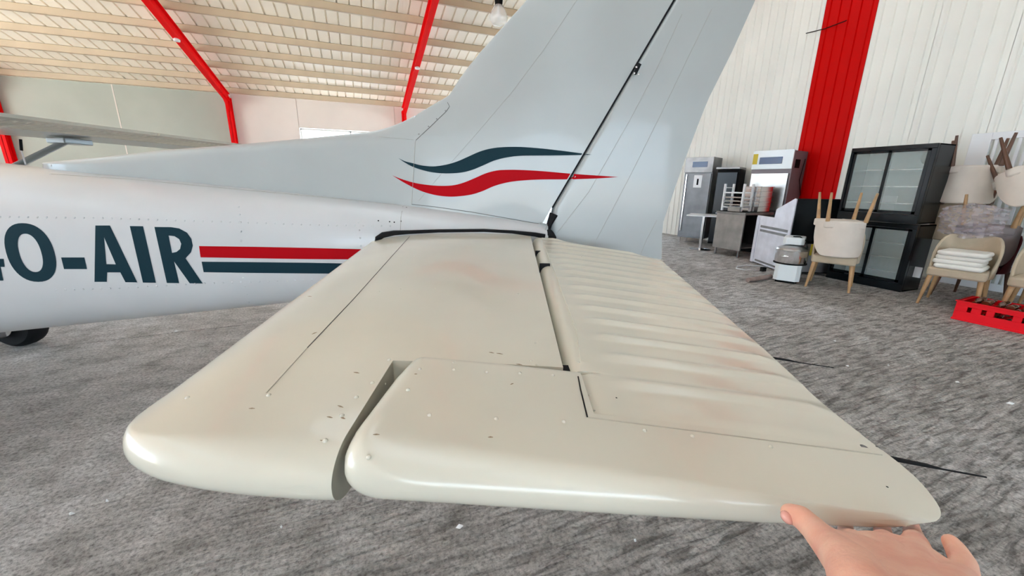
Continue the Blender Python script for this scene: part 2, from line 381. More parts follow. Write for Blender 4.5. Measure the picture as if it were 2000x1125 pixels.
def _cr(L, n=8):
    out = []
    for i in range(len(L)-1):
        p0, p1, p2, p3 = L[max(i-1, 0)], L[i], L[i+1], L[min(i+2, len(L)-1)]
        for k in range(n):
            t = k/n; out.append([.5*((2*p1[j]) + (-p0[j]+p2[j])*t + (2*p0[j]-5*p1[j]+4*p2[j]-p3[j])*t*t + (-p0[j]+3*p1[j]-3*p2[j]+p3[j])*t**3) for j in (0, 1)])
    return out + [list(L[-1])]
OUTD = np.array(_cr(OUT))
_os = np.array(_cr([p for p in OUT if p[0] < -.199] + [(-.10, .3400), (0, .3400)])); _oe = np.array(_cr([(-.4, .3262), (-.3, .3262), (-.2, .3262)] + [p for p in OUT if p[0] > -.11]))
EDGE = [_os]
def edge_dist(x, y):
    p = np.array([x, y]); _seg0, _seg1 = EDGE[0][:-1], EDGE[0][1:]; d = _seg1 - _seg0; t = np.clip(((p - _seg0)*d).sum(1)/(d*d).sum(1), 0, 1)
    return float(np.sqrt(((p - _seg0 - d*t[:, None])**2).sum(1)).min())
_le = OUTD[OUTD[:, 0] < -.19]; _te = OUTD[OUTD[:, 0] > .41]
LEY = sorted(set(_le[:, 1].tolist() + [.861, 1.054, 1.264, 1.9])); 
_lm = {round(p[1], 6): p[0] for p in _le.tolist()}
_lem = dict(zip([.861, 1.054, 1.264, 1.9], [-.55, -.576, -.600, -.668]))
LEX = [_lem[y] if y in _lem else _lm[round(y, 6)] for y in LEY]
_tm = {round(p[1], 6): p[0] for p in _te.tolist()}
TEY = sorted(set(_te[:, 1].tolist()))
TEX = [_tm[round(y, 6)] for y in TEY] + [.56, .640, .66]; TEY = TEY + [1.012, 1.664, 1.9]
def half(x, y):
    le = lerp(y, [.3, .5, .9, 1.9], [-.505, -.505, -.552, -.668]); te = lerp(y, [.3, .45, .75, 1.012, 1.664, 1.9], [.50, .50, .527, .56, .64, .66])
    T = lerp(y, [.33, 1.9], [.034, .050])
    f = naca((x - le) / (te - le))
    r = .048
    if y < .60:
        d = min(edge_dist(x, y), r); g = math.sqrt(max(0, 1 - (1 - d/r)**2)); f = min(f, g)
        if y < .345 or d < r: f = max(f, 0)
    return T*f + .0003
def slope_z(x): return -.06 * (x - XH)
def stab_z(x, y, s): return ZM(y) + s * half(x, y)
def loft(stations, chord_fn, zfn, nx=26, nose='sqrt', caps=True):
    """closed sections over y stations. chord_fn(y)->(x0,x1); zfn(x,y,side)"""
    mb = MB(); vs = []; fs = []
    for y in stations:
        x0, x1 = chord_fn(y)
        us = [(i/(nx-1)) ** 1.7 for i in range(nx)]
        top = [(x0 + (x1-x0)*u) for u in us]
        for x in reversed(top): vs.append((x, y, zfn(x, y, 1)))
        for x in top[1:]: vs.append((x, y, zfn(x, y, -1)))
    n = 2*nx - 1
    for j in range(len(stations)-1):
        for i in range(n):
            i2 = (i+1) % n; fs.append((j*n+i, j*n+i2, (j+1)*n+i2, (j+1)*n+i))
    if caps: fs += [tuple(range(n)), tuple((len(stations)-1)*n + i for i in range(n))[::-1]]
    return mb.add(vs, fs)
# --- horizontal stabilizer
st_out = [.3400, .3402, .3406, .3412, .342, .3432, .345, .347, .350, .354, .358, .363, .369, .376, .384, .392, .40, .41, .42, .43, .445, .46, .48, .51, .565]
st_in = [.565 + (1.88-.565)*i/16 for i in range(17)]
def stz(x, y, s):
    x0 = lerp(y, LEY, LEX); z = ZM(y) + s*half(x, y)
    return z
ms_ = loft(st_out, lambda y: (min(lerp(y, LEY, LEX), -.19), -.187), stz, 40)
ms_b = loft(st_in, lambda y: (lerp(y, LEY, LEX), .083), stz)
stab_bm = MB().add(ms_.v, ms_.f).add(ms_b.v, ms_b.f)
stab = part('horizontal_stabilizer', stab_bm, cream, angle=50)
EDGE[0] = _oe
# --- elevator: horn (outboard, reaching forward) and beaded main panel
def horn_r(x, y, x0, r):
    s = max(0, x - x0); return math.sqrt(max(0, 1 - (1 - min(s, r)/r)**2)) if s < r else 1
HY, HX = [.3262, .3272, .3285, .3305, .3335, .338, .345, .36, .388, .5, .556], [-.10, -.118, -.132, -.146, -.158, -.167, -.174, -.180, -.181, -.170, -.160]
el_out = [.3262, .3264, .3268, .3274, .3285, .330, .332, .335, .339, .344, .350, .357, .365, .374, .385, .40, .42, .444]
def elz_out(x, y, s):
    x0 = lerp(y, HY, HX); return ZM(y) + slope_z(x) + .002 + s*half(x, y)*horn_r(x, y, x0, .03)
e1 = loft(el_out, lambda y: (lerp(y, HY, HX), lerp(y, TEY, TEX)), elz_out, 34)
def inner_lim(x): return lerp(x, [.09, .66], [1.80, 1.655])
BEAD = .083
def xskin(y): return lerp(y, [.55, .6, .71, 1.8], [.108, .116, .128, .133])
def xnose(y): return lerp(y, [.5575, .5580, 1.8], [.1075, .088, .092])
def bead(x, y):
    x0, te = .145, lerp(y, TEY, TEX)
    a = min(max((x - x0)/.04, 0), 1) * min(max((te - .004 - x)/.03, 0), 1)
    ph = ((y - .488) / BEAD) % 1.0
    # asymmetrical pressed bead: steep far side, shallow near side
    h = math.exp(-((ph-.5)/(.10 if ph < .5 else .20))**2)
    return a * h * .0068 * min(1, max(0, (y - .45)/.03))
def elz_in(x, y, s):
    z = ZM(y) + slope_z(x) + .001 + s*half(x, y)*horn_r(x, y, xnose(y), .032 if y > .557 else .002)
    if s > 0 and y > .5575: z += .0022 * min(1, (y-.5575)/.08) * min(1, max(0, (x - xskin(y) + .0006) / .0006))
    return z + s * bead(x, y)
nb = 20; e2y = [.444]
yy = .444
e2y += [.5574, .5581]
while yy < 1.80: yy += BEAD/10; e2y.append(yy)
e2y = sorted(e2y)
def main_panel():
    mb = MB(); nx = 30; us = [i/(nx-1) for i in range(nx)]; vs = []; fs = []
    ua = [0, .02, .1, .24, .42, .63, .82]; na = 9
    def X(i, te, y):
        x0, x1 = xnose(y), xskin(y)
        if i < 7: return x0 + (x1 - .0007 - x0)*ua[i]
        if i == 7: return x1 - .0006
        if i == 8: return x1
        return x1 + (te - x1) * (i - na + 1) / (nx - na)
    for y in e2y:
        row = []
        for i in range(nx):
            te = lerp(y, TEY, TEX); x = X(i, te, y); yv = min(y, inner_lim(x)); row.append((x, yv))
        for x, yv in reversed(row): vs.append((x, yv, elz_in(x, yv, 1)))
        for x, yv in row[1:]: vs.append((x, yv, elz_in(x, yv, -1)))
    n = 2*nx-1
    for j in range(len(e2y)-1):
        for i in range(n): fs.append((j*n+i, j*n+(i+1)%n, (j+1)*n+(i+1)%n, (j+1)*n+i))
    fs += [tuple(range(n)), tuple((len(e2y)-1)*n+i for i in range(n))[::-1]]
    return mb.add(vs, fs)
e2 = main_panel()
# horn block inboard of the tip cap: x from horn nose to hinge seam, y .444..0.556
e3 = loft([.444, .46, .48, .50, .52, .54, .548, .553, .555], lambda y: (lerp(y, HY, HX), .108 - .0*(y)), lambda x, y, s: elz_out(x, y, s) if y < .55 else ZM(y)+slope_z(x)+.002+s*half(x, y)*horn_r(x, y, lerp(y, HY, HX), .03)*(1-(y-.55)*25), 26)
elev_bm = MB().add(e1.v, e1.f)
elev = part('elevator', elev_bm, cream, angle=50)
skin_el = part('beaded_skin', e2, cream, elev, angle=60)
horn = part('horn_balance', e3, cream, elev, angle=50)
def bvh(*mbs):
    V = []; Fc = []
    for b_ in mbs:
        o = len(V); V += [tuple(v) for v in b_.v]; Fc += [tuple(i+o for i in f) for f in b_.f]
    return BVHTree.FromPolygons(V, Fc)
def cast(T, px, py):
    d = ray(px, py).normalized(); h = T.ray_cast(C0, d)
    if h[0] is None: return None
    n_ = h[1]; 
    if n_.dot(d) > 0: n_ = -n_
    return h[0], n_
T_tail = bvh(stab_bm, elev_bm, e2, e3)
def seam(T, pts, r=.0010, step=9, lift=.0004, seg=5):
    path = []
    for (a, b_), (c, d) in zip(pts[:-1], pts[1:]):
        n_ = max(1, int(math.hypot(c-a, d-b_)/step))
        for i in range(n_): path.append((a+(c-a)*i/n_, b_+(d-b_)*i/n_))
    path.append(pts[-1]); P = []; last = None
    mb = MB()
    for q in path:
        h = cast(T, *q)
        if h:
            p = h[0] + h[1]*lift
            if P and (p - P[-1]).length > .09:
                if len(P) > 1: mb.tube(P, r, seg)
                P = []
            P.append(p)
    if len(P) > 1: mb.tube(P, r, seg)
    return mb
part('rib_seam', seam(T_tail, [(800, 462), (690, 585), (600, 680)], .0009), seamm, stab)
part('rib_seam', seam(T_tail, [(600, 680), (520, 768)], .0009), seamc, stab)
part('tip_cap_seam', seam(T_tail, [(1150, 816), (1300, 835), (1450, 854), (1600, 873), (1722, 889)], .0009), seamc, elev)
part('hinge_seam', seam(T_tail, [(1129, 736), (1134, 762), (1142, 795), (1147, 815)], .0011), rubber, elev)
# dark slot between horn and stabilizer shows the internal wall of the cutout
EDGE[0] = _os; cwy = (.341, .342, .344, .348, .355, .365, .38, .40, .45, .5, .56)
part('cutout_wall', MB().add([(-.1865, y, ZM(y)+s*half(-.19, y)*.98) for y in cwy for s in (1, -1)], [(2*i, 2*i+1, 2*i+3, 2*i+2) for i in range(len(cwy)-1)]), mat('grey_primer', (.35, .34, .28), .7), stab, smooth=False)
# screws on the tip (large domes) and rivets (small)
def rivets(name, T, pts, r, m_, parent, h=.5):
    mb = MB()
    for q in pts:
        hh = cast(T, *q)
        if hh: mb.dome(hh[0], hh[1], r, h)
    return part(name, mb, m_, parent, kind='stuff')
rivets('screw_heads', T_tail, [(366, 777), (525, 772), (696, 776), (727, 748), (760, 703), (635, 861), (668, 812)], .0032, cream, stab, .9)
rivets('screw_heads', T_tail, [(885, 708), (1037, 705), (1100, 706), (1047, 713), (1046, 670), (752, 750), (782, 563+2), (850, 563), (810, 500), (965, 508), (1012, 574), (740, 570)], .0022, cream, stab, .8)
rivets('screw_heads', T_tail, [(720, 893), (839, 811), (969, 818), (1101, 824), (1259, 841), (1352, 852), (1505, 873), (820, 721), (886, 722), (950, 727), (1015, 729), (1080, 733), (797, 762)], .0029, cream, elev, .9)
rivets('screw_heads', T_tail, [(1130, 708), (1151, 772), (1160, 802)], .0022, cream, elev, .8)
chip = mat('chipped_paint', (.25, .18, .11), .7)
def chips(pts, parent):
    mb = MB()
    for x, y, L, t in pts:
        a, b_ = cast(T_tail, x-L/2, y-t), cast(T_tail, x+L/2, y+t)
        if a and b_: mb.tube([a[0]+a[1]*.0001, (a[0]+b_[0])/2+a[1]*.0003, b_[0]+b_[1]*.0001], [.0003, .0009, .0003], 5)
    return part('paint_chips', mb, chip, parent, kind='stuff')
chips([(492, 798, 12, 0), (665, 794, 11, 2), (644, 815, 11, 1), (697, 728, 10, 1), (960, 689, 10, 1), (976, 691, 13, 1), (1014, 712, 12, 1), (605, 579, 8, 0), (614, 651, 10, -2), (695, 728, 9, 1), (632, 861, 14, 1), (670, 817, 9, 1)], stab)
chips([(735, 849, 13, 0), (958, 854, 10, 0), (1136, 571-70, 1, 0), (812, 731, 6, 0), (1000, 750, 6, -1)], elev)
mbd = MB()
for q in ((1204, 777), (1722-10, 872), (1741-8, 951)):
    hh = cast(T_tail, *q)
    if hh: mbd.dome(hh[0], hh[1], .0014, .3)
part('drain_holes', mbd, rubber, elev, kind='stuff')
# hinge brackets across the gap
for qy in (493, 521):
    p = Vector((XH+.005, lerp(qy, [493, 521], [1.50, 1.25]), ZM(1.3)+.028))
    part('hinge_bracket', MB().box(p - Vector((.016, .006, .02)), p + Vector((.018, .008, .010))), rubber, stab, smooth=False)
part('hinge_pocket', MB().box((.084, .566, ZM(.57)-.02), (.124, .592, ZM(.57)+.0195)), rubber, stab, smooth=False)
# root rubber seal round the stabilizer
seal = [(733, 476), (737, 466), (748, 459), (770, 455), (800, 453.5), (860, 451), (945, 450), (1000, 453), (1045, 458), (1064, 462)]
# static wicks on the trailing edge
def wick(p0, p1, m0, r=.0028):
    mb = MB(); a, b_ = Vector(p0), Vector(p1); d = b_-a
    mb.tube([a + d*.0, a + d*.12, a + d*.45, a+d*.6 + Vector((0,0,-.001)), b_], [r*.8, r, r*.85, r*.4, r*.35], 8)
    o = part('static_wick', mb, m0, elev); return o
w0 = Vector((.495, .744, 1.016)); w1 = pl(1628, 718, .744); wick(w0, w1, rubber, .0026)
w0 = Vector((.486, .442, 1.009)); w1 = pl(1926, 932, .442); wick(w0, w1, rubber, .0032)
part('wick_clip', MB().box((.49, .739, 1.013), (.512, .749, 1.017)), steel, elev, smooth=False)
cl = cast(T_tail, 1688, 873)
if cl: part('wick_clip', MB().dome(cl[0], cl[1], .005, .2, 10), steeld, elev)

# --- fuselage
FS = [(-6.75, .16, 1.20, .86), (-6.7, .30, 1.28, .76), (-6.4, .46, 1.38, .62), (-5.5, .54, 1.46, .52), (-5.15, .56, 1.62, .50), (-4.7, .57, 1.80, .50), (-4.1, .56, 1.84, .51), (-3.6, .54, 1.74, .52),
      (-3.1, .50, 1.53, .545), (-2.7, .45, 1.43, .575), (-2.3, .395, 1.395, .62), (-1.9, .345, 1.365, .665), (-1.5, .295, 1.335, .71), (-1.1, .245, 1.30, .755), (-.8, .21, 1.272, .79), (-.5, .172, 1.245, .835), (-.2, .136, 1.21, .885), (.05, .105, 1.178, .925), (.17, .085, 1.158, .955)]
xs_f = [f[0] for f in FS]
def fus_mb():
    mb = MB(); vs = []; fs = []; n = 48; X = []
    for a, b_ in zip(xs_f[:-1], xs_f[1:]): X += [a + (b_-a)*i/4 for i in range(4)]
    X.append(xs_f[-1])
    def sm(x, col):       # smooth interpolation
        return lerp(x, xs_f, [f[col] for f in FS])*.5 + .25*(lerp(x-.12, xs_f, [f[col] for f in FS]) + lerp(x+.12, xs_f, [f[col] for f in FS]))
    for x in X:
        w_, zt, zb = sm(x, 1), sm(x, 2), sm(x, 3); zc, h = (zt+zb)/2, (zt-zb)/2; e = 2/2.7
        for k in range(n):
            a = 2*math.pi*k/n; c, s = math.cos(a), math.sin(a)
            vs.append((x, YC + w_*math.copysign(abs(c)**e, c), zc + h*math.copysign(abs(s)**e, s)))
    for j in range(len(X)-1):
        for k in range(n): fs.append((j*n+k, j*n+(k+1)%n, (j+1)*n+(k+1)%n, (j+1)*n+k))
    fs += [tuple(range(n)), tuple((len(X)-1)*n+k for k in range(n))[::-1]]
    return mb.add(vs, fs)
fmb = fus_mb(); fus = part('fuselage', fmb, paintf, angle=60)
T_f = bvh(fmb)
def side_pane(name, pts):
    for sg in (-1, 1):
        vs = []; n_ = len(pts); cx_, cz_ = sum(p[0] for p in pts)/n_, sum(p[1] for p in pts)/n_
        for rr in (1, .66, .33):
            for p in pts:
                x, z = cx_ + (p[0]-cx_)*rr, cz_ + (p[1]-cz_)*rr
                h = T_f.ray_cast(Vector((x, YC + sg*3, z)), Vector((0, -sg, 0))); vs.append(h[0] + Vector((0, sg*.004, 0)))
        h = T_f.ray_cast(Vector((cx_, YC + sg*3, cz_)), Vector((0, -sg, 0))); vs.append(h[0] + Vector((0, sg*.004, 0)))
        fs = [(a*n_+i, a*n_+(i+1)%n_, (a+1)*n_+(i+1)%n_, (a+1)*n_+i) for a in (0, 1) for i in range(n_)] + [(2*n_+i, 2*n_+(i+1)%n_, 3*n_) for i in range(n_)]
        part(name, MB().add(vs, fs), mat('tinted_window', (.05, .06, .07), .05, spec=.8), fus)
side_pane('cabin_window', [(-3.35, 1.24), (-3.70, 1.18), (-4.02, 1.18), (-4.02, 1.62), (-3.70, 1.60), (-3.40, 1.46)])
side_pane('cabin_window', [(-4.12, 1.18), (-4.85, 1.18), (-4.95, 1.50), (-4.80, 1.62), (-4.12, 1.64)])
# --- vertical fin and dorsal fairing: profile in the centre plane, thin section
finLE = [(875, 190), (900, 150), (930, 111), (978, 57), (1029, 0)]
hinge = [(1068, 418), (1313, 0)]
def prof(px, py): p = pl(px, py, YC); return p.x, p.z
le_pts = sorted([(prof(*q)[1], prof(*q)[0]) for q in finLE]); 
h0, h1 = prof(*hinge[0]), prof(*hinge[1])
def hx(z): return h0[0] + (h1[0]-h0[0])*(z-h0[1])/(h1[1]-h0[1])
lz = [p[0] for p in le_pts]; lx = [p[1] for p in le_pts]; sl = (lx[-1]-lx[-2])/(lz[-1]-lz[-2])
ZTOP = 2.62
def lex(z):
    if z > lz[-1]: return lx[-1] + sl*(z-lz[-1])
    if z < lz[0]:
        return lx[0] - (lz[0]-z)*.9
    return lerp(z, lz, lx)
dors_top = [(82, 318), (205, 306), (322, 293), (469, 282), (600, 270), (720, 258), (752, 251), (780, 241), (808, 227), (837, 210), (860, 196), (875, 190)]
dt = [prof(*q) for q in dors_top]; dx = [p[0] for p in dt]; dz = [p[1] for p in dt]
_o = sorted(zip(dz[:-1], dx[:-1])); _dz = [p[0] for p in _o] + [lz[0]]; _dx = [p[1] for p in _o] + [lx[0]]
def xtop(z):          # leading edge / top line of fin and dorsal fairing together
    if z >= lz[0]: return lex(z)
    return lerp(z, _dz, _dx)
def vthick(x, z):
    s_ = max(0, x - xtop(z)); c = .50
    f = naca(.30*min(s_, c)/c)
    hxz = hx(z); tail = min(1, max(0, (x - hxz + .45)/.45)); tail = tail*tail*(3-2*tail)
    return max(Tz(z)*f*(1 - .30*tail), .0006)
def zloft(zs, xf, tf, nx=24):
    mb = MB(); vs = []; fs = []
    for z in zs:
        x0, x1 = xf(z); row = [x0 + (x1-x0)*(i/(nx-1))**1.6 for i in range(nx)]
        for x in reversed(row): vs.append((x, YC - tf((x-x0)/(x1-x0), z), z))
        for x in row[1:]: vs.append((x, YC + tf((x-x0)/(x1-x0), z), z))
    n = 2*nx-1
    for j in range(len(zs)-1):
        for i in range(n): fs.append((j*n+i, j*n+(i+1)%n, (j+1)*n+(i+1)%n, (j+1)*n+i))
    fs += [tuple(range(n)), tuple((len(zs)-1)*n+i for i in range(n))[::-1]]
    return mb.add(vs, fs)
Tz = lambda z: lerp(z, [1.1, 2.6], [.055, .032])
XS = -.462
def finsec(x0, x1, z): return vthick(x0, z)
fin_zs = sorted([1.10 + (ZTOP-1.10)*i/30 for i in range(31)] + [1.5 + .02*i for i in range(14)])
def fin_loft():
    mb = MB(); vs = []; fs = []; nx = 26
    for z in fin_zs:
        x0 = max(xtop(z), XS); x1 = hx(z); row = [x0 + (x1-x0)*(i/(nx-1))**1.8 for i in range(nx)]
        for x in reversed(row): vs.append((x, YC - vthick(x, z), z))
        for x in row[1:]: vs.append((x, YC + vthick(x, z), z))
    n = 2*nx-1
    for j in range(len(fin_zs)-1):
        for i in range(n): fs.append((j*n+i, j*n+(i+1)%n, (j+1)*n+(i+1)%n, (j+1)*n+i))
    fs += [tuple(range(n)), tuple((len(fin_zs)-1)*n+i for i in range(n))[::-1]]
    return mb.add(vs, fs)
fin_mb = fin_loft()
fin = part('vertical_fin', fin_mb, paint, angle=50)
def dorsal():
    mb = MB(); vs = []; fs = []; n = 25; X = [dx[0] + (XS + .0004 - dx[0])*i/60 for i in range(61)]
    for x in X:
        zt = lerp(x, dx, dz); zb = lerp(x, xs_f, [f[2] for f in FS]) - .06
        zl = [zt - (zt-zb)*(k/12)**2 for k in range(13)]
        row = [(YC - vthick(x, z), z) for z in reversed(zl)][:-1] + [(YC, zt)] + [(YC + vthick(x, z), z) for z in zl][1:]
        for yy_, z in row: vs.append((x, yy_, z))
    for j in range(len(X)-1):
        for k in range(n-1): fs.append((j*n+k, j*n+k+1, (j+1)*n+k+1, (j+1)*n+k))
    fs += [tuple(range(n)), tuple((len(X)-1)*n+k for k in range(n))[::-1]]
    return mb.add(vs, fs)
# keep the fairing ahead of the seam so that the fin surface shows aft of it
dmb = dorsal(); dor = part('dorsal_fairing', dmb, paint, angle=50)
# --- rudder
rte = [(1475, 0), (1430, 100), (1380, 200), (1335, 318), (1293, 440), (1292, 506)]
rp = sorted([(prof(*q)[1], prof(*q)[0]) for q in rte]); rz = [p[0] for p in rp]; rx = [p[1] for p in rp]
rs = (rx[-1]-rx[-2])/(rz[-1]-rz[-2])
def rtex(z): return rx[-1] + rs*(z-rz[-1]) if z > rz[-1] else lerp(z, rz, rx)
RG = .006
rud_mb = zloft([rz[0] + (ZTOP-rz[0])*i/26 for i in range(27)], lambda z: (max(hx(z), .175)+RG, rtex(z)), lambda u, z: Tz(z)*.70*(max(1-u, .0)*.97+.045)*math.sqrt(max(0, 1-(1-min(u, .05)/.05)**2)))
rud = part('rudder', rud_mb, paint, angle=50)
part('hinge_gap', MB().prism([(hx(z)+(-.003 if i < 4 else .004+RG), z) for i, z in enumerate((1.24, 1.7, 2.1, ZTOP-.02, ZTOP-.02, 2.1, 1.7, 1.24))], YC-.022, YC+.022, 'y'), rubber, fin, smooth=False)
T_v = bvh(fin_mb, rud_mb, dmb); T_all = bvh(fin_mb, rud_mb, dmb, fmb)
# seams
part('fin_seam', seam(T_v, [(930, 262), (1000, 180), (1060, 100), (1127, 0)], .0009), seaml, fin)
part('fin_seam', seam(T_v, [(818, 392), (870, 330), (930, 262)], .0007), seaml, fin)
part('fairing_seam', seam(T_v, [(868, 191), (874, 200), (878, 208), (872, 217), (840, 248), (812, 274)], .0012), seamm, dor)
part('fairing_seam', seam(T_v, [(812, 275), (811, 277), (809, 310), (807, 350), (804, 398)], .0015), seaml, dor)
part('fairing_seam', seam(T_v, [(740, 267), (808, 273)], .0008), seaml, dor)
part('rudder_seam', seam(T_v, [(1332, 28), (1280, 140), (1230, 235), (1150, 375), (1088, 455)], .0011), seaml, rud)
part('rudder_seam', seam(T_v, [(1390, 18), (1345, 110), (1290, 225), (1230, 345), (1165, 468)], .0011), seaml, rud)
part('rudder_seam', seam(T_v, [(1283, 430), (1262, 470), (1250, 500)], .0011), seaml, rud)
rivets('rudder_rivets', T_v, [(1332-52*i/13*1.0, 28+112*i/13) for i in range(14)] + [(1280-192*i/26, 140+315*i/26) for i in range(27)] + [(1390-225*i/40, 18+450*i/40) for i in range(41)], .0014, paint, rud, .4)
rivets('fin_rivets', T_v, [(1127-309*i/60, 392*i/60) for i in range(61)], .0011, paint, fin, .4)
rivets('fairing_screws', T_v, [(870, 216), (853, 232), (837, 247), (818, 262)], .0038, steeld, dor, .4)
part('root_seam', seam(T_all, [(804, 399), (850, 404), (920, 414), (990, 426), (1052, 437)], .0014), seamm, fus)
part('root_seam', seam(T_all, [(100, 340), (250, 350), (400, 364), (550, 378), (700, 392), (785, 401)], .0012), seaml, fus)
# tail fairing panel seam on the fuselage, letters, stripes, rivets
part('fairing_seam', seam(T_all, [(787, 403), (783, 425), (782, 452)], .0014), seaml, fus)
def rowpts(pts, step):
    out = []
    for (a, b_), (c, d) in zip(pts[:-1], pts[1:]):
        n_ = max(1, int(round(math.hypot(c-a, d-b_)/step))); out += [(a+(c-a)*i/n_, b_+(d-b_)*i/n_) for i in range(n_)]
    return out + [pts[-1]]
rivets('rivet_rows', T_all, rowpts([(-30, 421), (0, 423), (200, 426), (467, 434), (640, 440), (762, 441)], 18) + rowpts([(466, 404), (470, 434), (471, 470)], 16) + rowpts([(475, 543), (478, 560), (486, 590)], 16)
       + rowpts([(110, 566), (250, 562), (400, 553), (560, 549), (660, 544)], 18) + rowpts([(700, 434), (705, 480)], 15) + rowpts([(100, 323), (98, 340)], 9) , .0046, paintf, fus, .6)
rivets('rivet_rows', T_v, rowpts([(160, 345), (330, 357), (520, 372), (770, 396)], 26) + rowpts([(200, 312), (205, 345)], 14) + rowpts([(506, 285), (512, 368)], 15)+rowpts([(665, 268), (668, 385)], 15), .0022, paint, dor, .3)
mb_ = MB()
for q in ((761, 433), (770, 434), (739, 431), (783, 432), (794, 405)):
    hh = cast(T_all, *q)
    if hh: mb_.dome(hh[0], hh[1], .0035, .2)
part('open_rivet_holes', mb_, rubber, fus, kind='stuff')
def decal(name, T, loops, m_, parent, edge=14, lift=.0012, bis=None):
    """filled outline laid on the surface: first loop outer, others holes"""
    bm = bmesh.new()
    es = []
    for lp in loops:
        vs = [bm.verts.new((x, y, 0)) for x, y in lp]
        es += [bm.edges.new((vs[i], vs[(i+1) % len(vs)])) for i in range(len(vs))]
    bmesh.ops.triangle_fill(bm, use_beauty=True, use_dissolve=False, edges=es)
    if bis:
        (p, n_) = bis
        bmesh.ops.bisect_plane(bm, geom=bm.verts[:]+bm.edges[:]+bm.faces[:], plane_co=(*p, 0), plane_no=(*n_, 0), clear_outer=True)
    for _ in range(6):
        lg = [e for e in bm.edges if e.calc_length() > edge]
        if not lg: break
        bmesh.ops.subdivide_edges(bm, edges=lg, cuts=1); bmesh.ops.triangulate(bm, faces=bm.faces[:])
    mb = MB(); vs = []; ok = []
    for v in bm.verts:
        h = cast(T, v.co.x, v.co.y); ok.append(h is not None)
        vs.append(h[0] + h[1]*lift if h else Vector((0, 0, 0)))
    bm.verts.index_update()
    fs = [tuple(v.index for v in f.verts) for f in bm.faces if all(ok[v.index] for v in f.verts)]
    fs = [f for f in fs if max((vs[f[0]]-vs[f[1]]).length, (vs[f[1]]-vs[f[2]]).length) < .2]
    bm.free(); mb.add(vs, fs)
    return part(name, mb, m_, parent)
q3 = lambda L: [(x/2.812, 300 + y/2.812) for x, y in L]
def oval(cx, cy, a, b_, kx, p=2.25, n=44):
    o = []
    for i in range(n):
        t = 2*math.pi*i/n; c, s = math.cos(t), math.sin(t)
        x, y = a*math.copysign(abs(c)**(2/p), c), b_*math.copysign(abs(s)**(2/p), s); o.append((cx + x + kx*y, cy + y))
    return o
decal('letter', T_f, [q3(oval(168, 543, 133, 161, .27)), q3(oval(168, 545, 61, 105, .27))], teal, fus)
decal('letter', T_f, [q3([(337, 570), (465, 570), (479, 634), (353, 634)])], teal, fus)
decal('letter', T_f, [q3([(525, 395), (605, 395), (755, 707), (690, 706), (662, 652), (590, 652), (588, 704), (520, 704)]), q3([(573, 460), (637, 608), (585, 607)])], teal, fus)
decal('letter', T_f, [q3([(714, 398), (787, 399), (857, 709), (786, 708)])], teal, fus)
decal('letter', T_f, [q3([(849, 403), (940, 404), (985, 411), (1028, 434), (1052, 468), (1060, 505), (1050, 542), (1020, 575), (1114, 713), (1043, 712), (957, 592), (985, 711), (917, 710)]),
                      q3([(927, 450), (960, 454), (985, 470), (996, 495), (990, 524), (970, 540), (946, 545)])], teal, fus)
decal('letter', T_f, [q3([(-125, 385), (-55, 385), (-6, 577), (22, 578), (26, 622), (4, 622), (20, 697), (-52, 697), (-66, 634), (-240, 634), (-246, 588)]), q3([(-110, 470), (-82, 580), (-170, 580)])], teal, fus)
decal('stripe', T_f, [[(389, 480.5), (500, 482), (600, 484), (760, 488), (758, 507), (600, 506), (500, 504.5), (392, 502.5)]], redd, fus)
decal('stripe', T_f, [[(394, 511), (500, 512), (600, 513), (750, 516), (745, 535), (600, 534), (500, 533), (398, 531.5)]], teal, fus)
q4 = lambda L: [(700 + x/3.63, 230 + y/3.63) for x, y in L]
def smooth_loop(L, n=4):
    # Catmull-Rom along an open polyline
    out = []
    for i in range(len(L)-1):
        p0, p1, p2, p3 = L[max(i-1, 0)], L[i], L[i+1], L[min(i+2, len(L)-1)]
        for k in range(n):
            t = k/n; out.append(tuple(.5*((2*p1[j]) + (-p0[j]+p2[j])*t + (2*p0[j]-5*p1[j]+4*p2[j]-p3[j])*t*t + (-p0[j]+3*p1[j]-3*p2[j]+p3[j])*t**3) for j in (0, 1)))
    return out + [L[-1]]
tw = smooth_loop([(283, 285), (330, 308), (385, 322), (450, 338), (530, 345), (620, 333), (700, 310), (780, 275), (860, 240), (940, 218), (1030, 208), (1150, 207), (1300, 218), (1450, 235), (1600, 255), (1655, 262)])
tb = smooth_loop([(1600, 264), (1450, 267), (1300, 268), (1150, 270), (1050, 282), (960, 305), (880, 340), (800, 372), (720, 390), (620, 395), (530, 388), (450, 370), (380, 345), (320, 312)])
rt = smooth_loop([(240, 408), (300, 432), (385, 458), (460, 472), (560, 482), (660, 480), (740, 462), (820, 430), (900, 395), (980, 374), (1060, 369), (1150, 370), (1300, 378), (1500, 396), (1700, 410), (1843, 420)])
rb = smooth_loop([(1700, 430), (1500, 437), (1300, 438), (1150, 446), (1050, 460), (960, 485), (880, 520), (800, 545), (700, 558), (620, 558), (540, 547), (460, 525), (390, 495), (310, 452)])
hn = (418/485.5, 245/485.5)      # normal of the hinge line in the picture of the tail
for nm, lp, m_ in (('wave_stripe', q4(tw+tb), teal), ('wave_stripe', q4(rt+rb), redd)):
    decal(nm, T_v, [lp], m_, fin, edge=8, lift=.0015, bis=((1068, 418), hn))
    decal(nm, T_v, [lp], m_, rud, edge=8, lift=.0015, bis=((1071, 418), (-hn[0], -hn[1])))
